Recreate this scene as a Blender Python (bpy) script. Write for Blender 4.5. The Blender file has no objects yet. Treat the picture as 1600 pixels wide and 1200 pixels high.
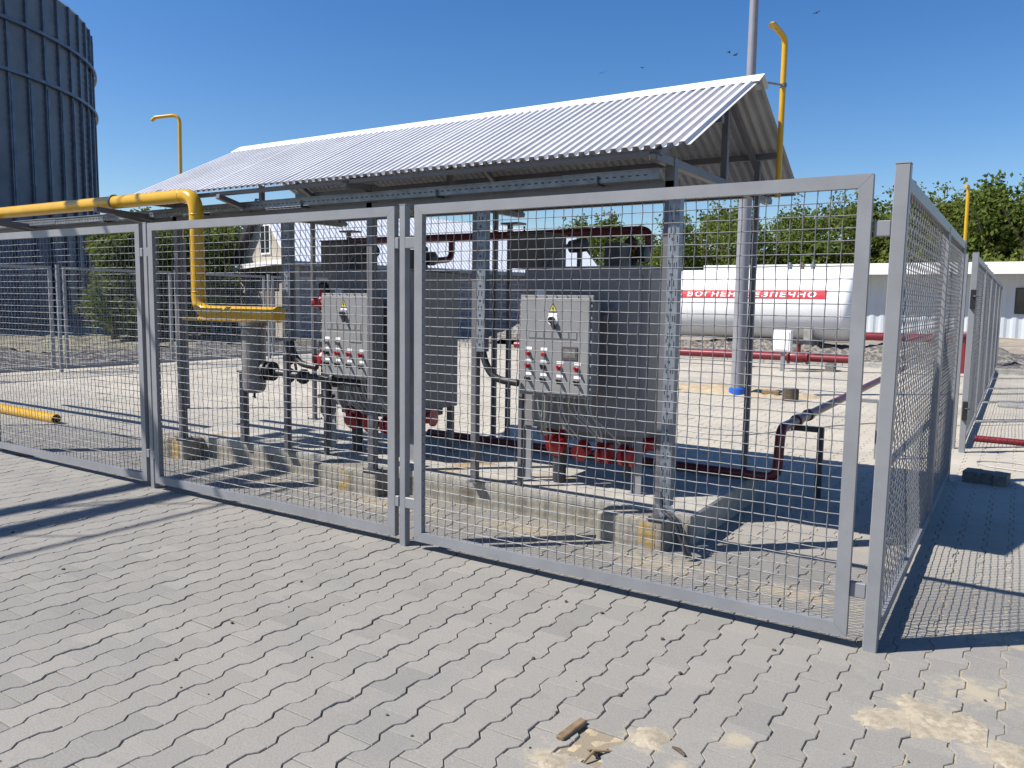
import bpy, math, random
import numpy as np
from mathutils import Vector, Matrix
random.seed(7)
NR = np.random.RandomState(11)
R = math.radians
scene = bpy.context.scene
COL = scene.collection

# ------------------------------------------------------------------ camera, world, sun, exposure
CAM = Vector((0.5006, -3.7201, 1.5297))
YAW, PITCH, ROLL, FPX = -0.5683, 0.1037, 0.0142, 1238.9
cy, sy = math.cos(YAW), math.sin(YAW)
fwd = Vector((sy*math.cos(PITCH), cy*math.cos(PITCH), -math.sin(PITCH)))
rgt = Vector((cy, -sy, 0)); up = rgt.cross(fwd)
r2 = math.cos(ROLL)*rgt + math.sin(ROLL)*up
u2 = -math.sin(ROLL)*rgt + math.cos(ROLL)*up
cd = bpy.data.cameras.new('camera'); cam = bpy.data.objects.new('camera', cd); COL.objects.link(cam)
cam.matrix_world = Matrix(((r2.x, u2.x, -fwd.x, CAM.x), (r2.y, u2.y, -fwd.y, CAM.y), (r2.z, u2.z, -fwd.z, CAM.z), (0, 0, 0, 1)))
cd.sensor_width = 36; cd.lens = 36*FPX/1600; cd.clip_end = 2000; cd.clip_start = 0.05
scene.camera = cam
SUN = Vector((-0.67, -0.60, 1.0)).normalized()
world = bpy.data.worlds.new('World'); scene.world = world; world.use_nodes = True
wn = world.node_tree.nodes; wl = world.node_tree.links
sky = wn.new('ShaderNodeTexSky'); sky.sky_type = 'NISHITA'; sky.sun_disc = False
sky.sun_elevation = math.asin(SUN.z); sky.sun_rotation = math.atan2(SUN.x, SUN.y)
sky.air_density = 1.0; sky.dust_density = 0.4; sky.ozone_density = 2.5; sky.altitude = 100
hs = wn.new('ShaderNodeHueSaturation'); hs.inputs['Saturation'].default_value = 1.34; hs.inputs['Hue'].default_value = 0.508; wl.new(sky.outputs[0], hs.inputs['Color']); wl.new(hs.outputs[0], wn['Background'].inputs['Color']); wn['Background'].inputs['Strength'].default_value = 0.09
sd = bpy.data.lights.new('sun', 'SUN'); sd.energy = 5.0; sd.angle = R(0.5); sd.color = (1.0, 0.95, 0.88)
so = bpy.data.objects.new('sun', sd); COL.objects.link(so); so.rotation_euler = SUN.to_track_quat('Z', 'Y').to_euler()
scene.view_settings.view_transform = 'Standard'; scene.view_settings.look = 'None'
scene.view_settings.exposure = 0.6; scene.view_settings.gamma = 1.0
scene.render.engine = 'CYCLES'

def ray(px, py):
    return fwd + r2*((px-800)/FPX) + u2*((600-py)/FPX)
def at(px, py, d):
    v = ray(px, py); return CAM + v*(d/math.hypot(v.x, v.y))

# ------------------------------------------------------------------ materials
K = 0.72   # the photograph is exposed brighter than exposure 0, so base colours sit a little lower
def mat(name, col, rough=0.5, metal=0.0, var=0.12, scale=6.0, bump=0.0, bscale=60.0, spec=0.5, col2=None, lo=0.35, hi=0.65, detail=6):
    if min(col) < 0.79: col = tuple(c*K for c in col); col2 = tuple(c*K for c in col2) if col2 else None
    m = bpy.data.materials.new(name); m.use_nodes = True
    nt = m.node_tree; N = nt.nodes; L = nt.links; b = N['Principled BSDF']
    b.inputs['Roughness'].default_value = rough; b.inputs['Metallic'].default_value = metal
    b.inputs['Specular IOR Level'].default_value = spec
    tc = N.new('ShaderNodeTexCoord')
    nz = N.new('ShaderNodeTexNoise'); nz.inputs['Scale'].default_value = scale; nz.inputs['Detail'].default_value = detail
    nz.inputs['Roughness'].default_value = 0.62
    L.new(tc.outputs['Object'], nz.inputs['Vector'])
    rp = N.new('ShaderNodeValToRGB'); rp.color_ramp.elements[0].position = lo; rp.color_ramp.elements[1].position = hi
    c1 = [max(0, c*(1-var)) for c in col]; c2 = [min(1, c*(1+var)) for c in col]
    if col2: c1, c2 = col, col2
    rp.color_ramp.elements[0].color = (*c1, 1); rp.color_ramp.elements[1].color = (*c2, 1)
    L.new(nz.outputs['Fac'], rp.inputs['Fac']); L.new(rp.outputs['Color'], b.inputs['Base Color'])
    if bump:
        n2 = N.new('ShaderNodeTexNoise'); n2.inputs['Scale'].default_value = bscale; n2.inputs['Detail'].default_value = 4
        L.new(tc.outputs['Object'], n2.inputs['Vector'])
        bp = N.new('ShaderNodeBump'); bp.inputs['Strength'].default_value = bump; bp.inputs['Distance'].default_value = 0.01
        L.new(n2.outputs['Fac'], bp.inputs['Height']); L.new(bp.outputs['Normal'], b.inputs['Normal'])
    m['out'] = rp.name
    return m
M = {}
M['frame'] = mat('canopy_paint', (0.165, 0.16, 0.175), 0.45, 0, 0.1, 5, 0.03, 200)
M['wire'] = mat('zinc_wire', (0.255, 0.262, 0.275), 0.55, 0.2, 0.2, 30)
M['galv'] = mat('galvanised', (0.28, 0.315, 0.36), 0.45, 0.4, 0.2, 14)
M['yellow'] = mat('yellow_paint', (0.78, 0.44, 0.012), 0.25, 0, 0.06, 7)
M['burg'] = mat('burgundy_paint', (0.15, 0.016, 0.026), 0.32, 0, 0.15, 9)
M['redpipe'] = mat('red_pipe_paint', (0.22, 0.014, 0.024), 0.4, 0, 0.15, 9)
M['red'] = mat('red_cap', (0.50, 0.018, 0.022), 0.35, 0, 0.15, 20)
M['black'] = mat('black_rubber', (0.02, 0.02, 0.022), 0.45, 0, 0.2, 20)
M['dark'] = mat('dark_metal', (0.05, 0.052, 0.058), 0.45, 0, 0.2, 12, 0.05, 150)
M['brass'] = mat('brass', (0.45, 0.27, 0.09), 0.35, 0.75, 0.2, 30)
M['roof'] = mat('roof_coating', (0.78, 0.775, 0.79), 0.45, 0.1, 0.09, 2.2)
M['roofback'] = mat('roof_primer', (0.62, 0.63, 0.65), 0.6, 0, 0.08, 3)
M['ridge'] = mat('ridge_coating', (0.82, 0.83, 0.84), 0.35, 0, 0.04, 3)
M['cab'] = mat('cabinet_paint', (0.265, 0.255, 0.26), 0.42, 0, 0.10, 4, 0.02, 150)
M['panel'] = mat('panel_paint', (0.31, 0.31, 0.315), 0.45, 0, 0.07, 7, 0.03, 250)
M['white'] = mat('white_paint', (0.82, 0.82, 0.81), 0.4, 0, 0.04, 2)
M['label'] = mat('white_plate', (0.85, 0.85, 0.84), 0.5, 0, 0.02, 9)
M['signyel'] = mat('warning_yellow', (0.85, 0.72, 0.03), 0.5, 0, 0.02, 9)
M['signred'] = mat('sign_red', (0.66, 0.016, 0.030), 0.45, 0, 0.05, 9)
M['blue'] = mat('blue_plastic', (0.02, 0.14, 0.70), 0.4, 0, 0.1, 9)
M['cable'] = mat('grey_cable', (0.45, 0.44, 0.42), 0.5, 0, 0.1, 30)
M['silo'] = mat('silo_sheet', (0.18, 0.205, 0.25), 0.5, 0.3, 0.16, 0.7)
M['silorib'] = mat('silo_stiffener', (0.15, 0.19, 0.26), 0.4, 0.5, 0.25, 2)
M['mast'] = mat('mast_paint', (0.31, 0.31, 0.345), 0.45, 0, 0.06, 4)
M['wood'] = mat('old_wood', (0.26, 0.18, 0.10), 0.8, 0, 0.3, 20)
M['stone'] = mat('concrete_block', (0.20, 0.195, 0.185), 0.9, 0, 0.25, 25, 0.4, 90)
M['bark'] = mat('bark', (0.11, 0.085, 0.06), 0.9, 0, 0.3, 8, 0.4, 20)
M['beige'] = mat('beige_render', (0.55, 0.50, 0.42), 0.85, 0, 0.12, 1.5, 0.2, 30)
M['cladding'] = mat('pale_cladding', (0.66, 0.71, 0.77), 0.45, 0, 0.05, .5)
M['brown'] = mat('flashing', (0.055, 0.05, 0.055), 0.5, 0, 0.15, 3)
M['glass'] = mat('window_glass', (0.03, 0.04, 0.05), 0.08, 0, 0.2, 1)
M['hood'] = mat('hood_paint', (0.115, 0.095, 0.095), 0.5, 0, 0.12, 5)
M['greywall'] = mat('house_wall', (0.19, 0.185, 0.19), 0.85, 0, 0.2, 1.2)
M['bird'] = mat('bird_feathers', (0.06, 0.06, 0.07), 0.8)

def stain(name, base, spots, thr=(0.55, 0.68), sc=3.0, rough=0.9, bump=0.25, bsc=70, var=0.16, vsc=9, stretch=(1, 1, 1)):
    m = mat(name, base, rough, 0, var, vsc, bump, bsc, spec=0.25)
    nt = m.node_tree; N = nt.nodes; L = nt.links; b = N['Principled BSDF']
    tc = N.new('ShaderNodeTexCoord'); mp = N.new('ShaderNodeMapping'); mp.inputs['Scale'].default_value = stretch
    L.new(tc.outputs['Object'], mp.inputs['Vector'])
    nz = N.new('ShaderNodeTexNoise'); nz.inputs['Scale'].default_value = sc; nz.inputs['Detail'].default_value = 7; nz.inputs['Roughness'].default_value = 0.6
    L.new(mp.outputs[0], nz.inputs['Vector'])
    mr = N.new('ShaderNodeMapRange'); mr.inputs['From Min'].default_value = thr[0]; mr.inputs['From Max'].default_value = thr[1]
    L.new(nz.outputs['Fac'], mr.inputs['Value'])
    mx = N.new('ShaderNodeMix'); mx.data_type = 'RGBA'
    L.new(mr.outputs[0], mx.inputs['Factor']); L.new(N[m['out']].outputs['Color'], mx.inputs['A']); mx.inputs['B'].default_value = (*[c*K for c in spots], 1)
    L.new(mx.outputs['Result'], b.inputs['Base Color'])
    return m
M['steel'] = stain('grey_paint', (0.295, 0.302, 0.318), (0.19, 0.13, 0.09), (0.735, 0.78), 9, rough=0.42, bump=0.03, bsc=200, var=0.09, vsc=4)
M['steel'].node_tree.nodes['Principled BSDF'].inputs['Specular IOR Level'].default_value = 0.5
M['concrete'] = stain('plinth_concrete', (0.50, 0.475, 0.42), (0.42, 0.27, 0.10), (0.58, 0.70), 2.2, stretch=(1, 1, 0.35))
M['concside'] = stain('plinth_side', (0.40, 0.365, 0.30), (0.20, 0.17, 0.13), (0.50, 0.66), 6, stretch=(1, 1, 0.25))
M['rust'] = stain('plinth_stain', (0.50, 0.36, 0.15), (0.42, 0.40, 0.34), (0.5, 0.6), 8)
M['earth'] = stain('dry_earth', (0.44, 0.38, 0.29), (0.30, 0.26, 0.21), (0.45, 0.6), 0.35, bump=0.6, bsc=12, var=0.25, vsc=2)
M['sand'] = stain('loose_sand', (0.58, 0.47, 0.31), (0.30, 0.22, 0.13), (0.62, 0.72), 18, bump=0.4, bsc=120)
M['darkgravel'] = stain('dark_gravel', (0.25, 0.235, 0.215), (0.085, 0.08, 0.075), (0.44, 0.54), 8, bump=1.0, bsc=14, var=0.5, vsc=22)
M['gravel'] = stain('gravel', (0.33, 0.30, 0.26), (0.13, 0.12, 0.11), (0.46, 0.54), 9, bump=1.0, bsc=14, var=0.45, vsc=26)
M['kerb'] = stain('kerb_concrete', (0.47, 0.46, 0.43), (0.35, 0.33, 0.29), (0.5, 0.62), 4)
M['grass'] = stain('dry_grass_ground', (0.25, 0.235, 0.16), (0.38, 0.335, 0.25), (0.45, 0.6), 1.1, bump=0.8, bsc=25, var=0.35, vsc=8)

def paver_mat():
    m = bpy.data.materials.new('paver_concrete'); m.use_nodes = True
    nt = m.node_tree; N = nt.nodes; L = nt.links; b = N['Principled BSDF']
    b.inputs['Roughness'].default_value = 0.88; b.inputs['Specular IOR Level'].default_value = 0.3
    tc = N.new('ShaderNodeTexCoord')
    def noise(s, d=6, r=0.6):
        n = N.new('ShaderNodeTexNoise'); n.inputs['Scale'].default_value = s; n.inputs['Detail'].default_value = d; n.inputs['Roughness'].default_value = r
        L.new(tc.outputs['Object'], n.inputs['Vector']); return n.outputs['Fac']
    def math_(op, a, bb, clamp=False):
        n = N.new('ShaderNodeMath'); n.operation = op; n.use_clamp = clamp
        for i, x in enumerate((a, bb)):
            if isinstance(x, (int, float)): n.inputs[i].default_value = x
            else: L.new(x, n.inputs[i])
        return n.outputs[0]
    def rng(v, a, bb, c=0, d=1):
        n = N.new('ShaderNodeMapRange'); L.new(v, n.inputs['Value'])
        for k, x in zip(('From Min', 'From Max', 'To Min', 'To Max'), (a, bb, c, d)): n.inputs[k].default_value = x
        return n.outputs[0]
    def mix(f, a, bb):
        n = N.new('ShaderNodeMix'); n.data_type = 'RGBA'
        L.new(f, n.inputs['Factor']) if not isinstance(f, float) else None
        for k, x in (('A', a), ('B', bb)):
            if isinstance(x, tuple): n.inputs[k].default_value = (*x, 1)
            else: L.new(x, n.inputs[k])
        return n.outputs['Result']
    at_ = N.new('ShaderNodeAttribute'); at_.attribute_name = 'tone'
    base = mix(at_.outputs['Fac'], (0.212, 0.205, 0.188), (0.280, 0.263, 0.236))
    base = mix(rng(noise(0.75, 5, 0.6), 0.35, 0.68, 0, 0.55), base, (0.268, 0.253, 0.224))
    base = mix(rng(noise(1.9, 4, 0.6), 0.52, 0.72, 0, 0.45), base, (0.205, 0.21, 0.20))
    fine = rng(noise(150, 4, 0.75), 0.3, 0.7, 0.76, 1.20)
    mul = N.new('ShaderNodeMix'); mul.data_type = 'RGBA'; mul.blend_type = 'MULTIPLY'; mul.inputs['Factor'].default_value = 1.0
    L.new(base, mul.inputs['A']); cc = N.new('ShaderNodeCombineColor')
    for i in range(3): L.new(fine, cc.inputs[i])
    L.new(cc.outputs[0], mul.inputs['B']); c = mul.outputs['Result']
    # dark scuffs
    c = mix(rng(noise(5.5, 8, 0.7), 0.60, 0.78, 0, 0.38), c, (0.10, 0.092, 0.082))
    # pale dust over the yard behind the fence, and in drifts
    sx = N.new('ShaderNodeSeparateXYZ'); L.new(tc.outputs['Object'], sx.inputs[0])
    zone = rng(sx.outputs[1], 0.7, 3.6)
    n1 = rng(noise(0.9, 6, 0.62), 0.33, 0.62)
    dust = math_('MULTIPLY', zone, math_('ADD', math_('MULTIPLY', n1, 0.5), 0.5))
    c = mix(dust, c, (0.46, 0.42, 0.345))
    # yellowish sand drifts near the plinth and corner
    def spot(x, y, r, stretch=1.0):
        dx = math_('SUBTRACT', sx.outputs[0], x); dy = math_('MULTIPLY', math_('SUBTRACT', sx.outputs[1], y), stretch)
        d = math_('SQRT', math_('ADD', math_('MULTIPLY', dx, dx), math_('MULTIPLY', dy, dy)), 0)
        return rng(d, 0, r, 1, 0)
    sp = None
    for s in ((0.30, -0.46, 0.26), (0.13, -0.62, 0.13), (0.52, -0.62, 0.22), (-0.52, -1.22, 0.16), (-0.74, -1.5, 0.16), (-0.36, -1.33, 0.10), (-3.4, 0.72, 0.9), (-2.2, 0.75, 0.8), (-1.2, 0.6, 0.7), (-0.4, 0.55, 0.6), (-4.9, 0.75, 0.6), (0.5, 0.5, 0.5), (0.45, -0.15, 0.25), (-0.25, -1.05, 0.12)):
        q = spot(s[0], s[1], s[2], 2.6 if s[2] >= 0.5 else 1.0)
        sp = q if sp is None else math_('MAXIMUM', sp, q)
    mott = rng(noise(16, 8, 0.68), 0.30, 0.70, -0.55, 0.35)
    sandm = rng(math_('ADD', sp, mott), 0.30, 0.75, 0, 0.62)
    c = mix(sandm, c, (0.44, 0.37, 0.255))
    general = rng(math_('ADD', noise(2.2, 8, 0.68), rng(sx.outputs[0], -6, 1.0, -0.10, 0.03)), 0.58, 0.74, 0, 0.55)
    c = mix(general, c, (0.35, 0.315, 0.25))
    L.new(c, b.inputs['Base Color'])
    bp = N.new('ShaderNodeBump'); bp.inputs['Strength'].default_value = 0.35; bp.inputs['Distance'].default_value = 0.004
    L.new(noise(240, 3, 0.7), bp.inputs['Height']); L.new(bp.outputs['Normal'], b.inputs['Normal'])
    return m
M['paver'] = paver_mat()

def leaf_mat(name, c1, c2):
    m = bpy.data.materials.new(name); m.use_nodes = True
    nt = m.node_tree; N = nt.nodes; L = nt.links
    N.remove(N['Principled BSDF'])
    d = N.new('ShaderNodeBsdfDiffuse'); t = N.new('ShaderNodeBsdfTranslucent'); mx = N.new('ShaderNodeMixShader'); mx.inputs[0].default_value = 0.42
    at_ = N.new('ShaderNodeAttribute'); at_.attribute_name = 'tone'
    mc = N.new('ShaderNodeMix'); mc.data_type = 'RGBA'; L.new(at_.outputs['Fac'], mc.inputs['Factor'])
    mc.inputs['A'].default_value = (*c1, 1); mc.inputs['B'].default_value = (*c2, 1)
    L.new(mc.outputs['Result'], d.inputs['Color']); L.new(mc.outputs['Result'], t.inputs['Color'])
    L.new(d.outputs[0], mx.inputs[1]); L.new(t.outputs[0], mx.inputs[2]); L.new(mx.outputs[0], N['Material Output'].inputs['Surface'])
    return m
M['leaf'] = leaf_mat('leaves_mid', (0.065, 0.100, 0.022), (0.190, 0.235, 0.058))
M['leaf2'] = leaf_mat('leaves_olive', (0.080, 0.108, 0.024), (0.220, 0.245, 0.066))

# ------------------------------------------------------------------ mesh builder
class MB:
    def __init__(s): s.v = []; s.f = []; s.m = []
    def add(s, vs, fs, mi=0):
        o = len(s.v); s.v += [tuple(p) for p in vs]; s.f += [tuple(i+o for i in f) for f in fs]; s.m += [mi]*len(fs); return s
    def box(s, x0, x1, y0, y1, z0, z1, ch=0.002, mi=0):
        x0, x1 = sorted((x0, x1)); y0, y1 = sorted((y0, y1)); z0, z1 = sorted((z0, z1))
        return s.obox(Vector(((x0+x1)/2, (y0+y1)/2, (z0+z1)/2)), Vector((1, 0, 0)), Vector((0, 1, 0)), Vector((0, 0, 1)), (x1-x0)/2, (y1-y0)/2, (z1-z0)/2, ch, mi)
    def obox(s, c, ax, ay, az, hx, hy, hz, ch=0.002, mi=0):
        ch = min(ch, hx*0.45, hy*0.45, hz*0.45); vs = []; idx = {}
        for sx in (-1, 1):
            for sy_ in (-1, 1):
                for sz in (-1, 1):
                    for k in range(3):
                        e = [hx, hy, hz]
                        for j in range(3):
                            if j != k: e[j] -= ch
                        idx[(sx, sy_, sz, k)] = len(vs)
                        vs.append(c + ax*(sx*e[0]) + ay*(sy_*e[1]) + az*(sz*e[2]))
        fs = []
        def q(*ks):
            fs.append([idx[k] for k in ks])
        for sg in (-1, 1):
            a = [(sg, -1, -1, 0), (sg, 1, -1, 0), (sg, 1, 1, 0), (sg, -1, 1, 0)]; q(*(a if sg > 0 else a[::-1]))
            a = [(-1, sg, -1, 1), (-1, sg, 1, 1), (1, sg, 1, 1), (1, sg, -1, 1)]; q(*(a if sg > 0 else a[::-1]))
            a = [(-1, -1, sg, 2), (1, -1, sg, 2), (1, 1, sg, 2), (-1, 1, sg, 2)]; q(*(a if sg > 0 else a[::-1]))
        for a_ in (-1, 1):
            for b_ in (-1, 1):
                q((a_, b_, -1, 0), (a_, b_, -1, 1), (a_, b_, 1, 1), (a_, b_, 1, 0))
                q((a_, -1, b_, 0), (a_, -1, b_, 2), (a_, 1, b_, 2), (a_, 1, b_, 0))
                q((-1, a_, b_, 1), (-1, a_, b_, 2), (1, a_, b_, 2), (1, a_, b_, 1))
                for c_ in (-1, 1):
                    q((a_, b_, c_, 0), (a_, b_, c_, 1), (a_, b_, c_, 2))
        return s.add(vs, fs, mi)
    def beam(s, p0, p1, w, h, upv=(0, 0, 1), ch=0.002, mi=0):
        p0, p1 = Vector(p0), Vector(p1); d = (p1-p0); ln = d.length; d.normalize(); u = Vector(upv)
        if abs(d.dot(u)) > 0.98: u = Vector((0, 1, 0))
        a = d.cross(u).normalized(); u = a.cross(d).normalized()
        return s.obox((p0+p1)/2, d, a, u, ln/2, w/2, h/2, ch, mi)
    def tube(s, pts, r, n=12, cap=True, mi=0, rr=None):
        pts = [Vector(p) for p in pts]; k = len(pts); vs = []; fs = []
        t0 = (pts[1]-pts[0]).normalized(); ref = Vector((0, 0, 1)) if abs(t0.z) < 0.9 else Vector((1, 0, 0))
        nrm = t0.cross(ref).normalized(); prev = t0
        for i in range(k):
            if i == 0: t = t0; sc = 1
            elif i == k-1: t = (pts[i]-pts[i-1]).normalized(); sc = 1
            else:
                a = (pts[i]-pts[i-1]).normalized(); b = (pts[i+1]-pts[i]).normalized(); t = (a+b)
                t = t.normalized() if t.length > 1e-6 else a; sc = 1/max(0.6, t.dot(a))
            q = prev.rotation_difference(t); nrm = (q @ nrm); nrm = (nrm - t*nrm.dot(t)).normalized(); prev = t
            bn = t.cross(nrm); rad = rr[i] if rr else r
            for j in range(n):
                an = 2*math.pi*j/n; vs.append(pts[i]+(nrm*math.cos(an)+bn*math.sin(an))*rad*(sc if j >= 0 else 1))
        for i in range(k-1):
            for j in range(n):
                fs.append([i*n+j, i*n+(j+1) % n, (i+1)*n+(j+1) % n, (i+1)*n+j])
        if cap: fs.append(list(range(n))[::-1]); fs.append([(k-1)*n+j for j in range(n)])
        return s.add(vs, fs, mi)
    def lathe(s, prof, c, axis=(0, 0, 1), n=20, mi=0):
        # prof: (r, t) along the axis from c
        ax = Vector(axis).normalized(); ref = Vector((0, 0, 1)) if abs(ax.z) < 0.9 else Vector((1, 0, 0))
        a = ax.cross(ref).normalized(); b = ax.cross(a); c = Vector(c); vs = []; fs = []
        for r_, t in prof:
            for j in range(n):
                an = 2*math.pi*j/n; vs.append(c+ax*t+(a*math.cos(an)+b*math.sin(an))*max(r_, 1e-4))
        for i in range(len(prof)-1):
            for j in range(n): fs.append([i*n+j, i*n+(j+1) % n, (i+1)*n+(j+1) % n, (i+1)*n+j])
        fs.append(list(range(n))[::-1]); fs.append([(len(prof)-1)*n+j for j in range(n)])
        return s.add(vs, fs, mi)
    def prism(s, poly, d, mi=0):
        # poly: list of points (planar), extruded by vector d
        n = len(poly); d = Vector(d); vs = [Vector(p) for p in poly]; vs = vs+[p+d for p in vs]
        fs = [list(range(n))[::-1], [n+i for i in range(n)]]+[[i, (i+1) % n, n+(i+1) % n, n+i] for i in range(n)]
        return s.add(vs, fs, mi)
    def build(s, name, m, parent=None, smooth=True, org=None, ang=35):
        off = Vector((0, 0, 0))
        if parent is not None: off = Vector(parent['base'])
        elif org is not None: off = Vector(org)
        a = np.array(s.v, dtype=float)-np.array(off)
        me = bpy.data.meshes.new(name); me.from_pydata(a.tolist(), [], s.f)
        ms = m if isinstance(m, (list, tuple)) else [m]
        for x in ms: me.materials.append(x)
        if len(ms) > 1: me.polygons.foreach_set('material_index', s.m)
        import bmesh
        b = bmesh.new(); b.from_mesh(me); bmesh.ops.recalc_face_normals(b, faces=b.faces[:]); b.to_mesh(me); b.free()
        if smooth:
            me.polygons.foreach_set('use_smooth', [True]*len(me.polygons)); me.set_sharp_from_angle(angle=R(ang))
        me.update()
        o = bpy.data.objects.new(name, me); COL.objects.link(o)
        if parent is not None:
            o.parent = parent
            if parent.type == 'MESH': o['base'] = list(off)
            else: o['base'] = list(off)
        else: o.location = off; o['base'] = list(off)
        return o
def tag(o, label=None, cat=None, group=None, kind=None):
    if label: o['label'] = label
    if cat: o['category'] = cat
    if group: o['group'] = group
    if kind: o['kind'] = kind
    return o
def thing(name, label, cat, loc=(0, 0, 0), group=None):
    o = bpy.data.objects.new(name, None); COL.objects.link(o); o.location = loc; o['base'] = list(loc); o.empty_display_size = 0.1
    return tag(o, label, cat, group)
def dup(root, loc, rotz=None, label=None, group=None):
    r = root.copy(); COL.objects.link(r); r.location = loc; r['base'] = list(loc)
    if rotz is not None: r.rotation_euler = (0, 0, rotz)
    if label: r['label'] = label
    if group: r['group'] = group
    for ch in list(root.children):
        c = ch.copy(); COL.objects.link(c); c.parent = r
        for g in ch.children:
            d = g.copy(); COL.objects.link(d); d.parent = c
    return r
def bend(pts, rad, n=6):
    """round the corners of a polyline"""
    pts = [Vector(p) for p in pts]; out = [pts[0]]
    for i in range(1, len(pts)-1):
        a = (pts[i-1]-pts[i]); b = (pts[i+1]-pts[i]); ra = min(rad, a.length*0.49, b.length*0.49); a.normalize(); b.normalize()
        p0 = pts[i]+a*ra; p1 = pts[i]+b*ra
        for k in range(n+1):
            t = k/n; out.append(p0*(1-t)**2+pts[i]*2*t*(1-t)+p1*t*t)
    out.append(pts[-1]); return out
def arrmesh(name, V, loops, starts, totals, m, attr=None):
    me = bpy.data.meshes.new(name); me.vertices.add(len(V)); me.vertices.foreach_set('co', np.ascontiguousarray(V, dtype=np.float32).ravel())
    me.loops.add(len(loops)); me.loops.foreach_set('vertex_index', np.ascontiguousarray(loops, dtype=np.int32))
    me.polygons.add(len(starts)); me.polygons.foreach_set('loop_start', np.ascontiguousarray(starts, dtype=np.int32))
    me.update(calc_edges=True)
    if attr is not None:
        a = me.attributes.new('tone', 'FLOAT', 'FACE'); a.data.foreach_set('value', np.ascontiguousarray(attr, dtype=np.float32))
    me.materials.append(m); me.validate(); return me

# ------------------------------------------------------------------ ground
def ground():
    # one sheet to the horizon, finely relieved in the rough areas near the yard
    xs = np.concatenate([[-900, -300, -120, -70], np.arange(-50, 30, 0.7), [40, 80, 200, 900]])
    ys = np.concatenate([[-600, -100, -20], np.arange(-6, 60, 0.7), [80, 130, 300, 1200]])
    X, Y = np.meshgrid(xs, ys); nx = len(xs)
    Z = -0.035 + 0.05*(np.sin(X*1.3+Y*0.7)*np.sin(Y*1.1-X*0.4)) + NR.uniform(-0.03, 0.03, X.shape)
    inside = (X > -17.2) & (X < 12) & (Y > -7) & (Y < 20.5)
    Z = np.where(inside, -0.09, Z); Z = np.where((np.abs(X) > 60) | (np.abs(Y) > 70), 0, Z)
    V = np.stack([X.ravel(), Y.ravel(), Z.ravel()], 1)
    f = []
    for j in range(len(ys)-1):
        for i in range(nx-1):
            a = j*nx+i; f += [a, a+1, a+1+nx, a+nx]
    n = len(f)//4
    me = arrmesh('ground', V, f, np.arange(n)*4, None, M['earth'])
    me.polygons.foreach_set('use_smooth', [True]*n)
    o = bpy.data.objects.new('ground', me); COL.objects.link(o); tag(o, kind='structure')
ground()

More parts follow.
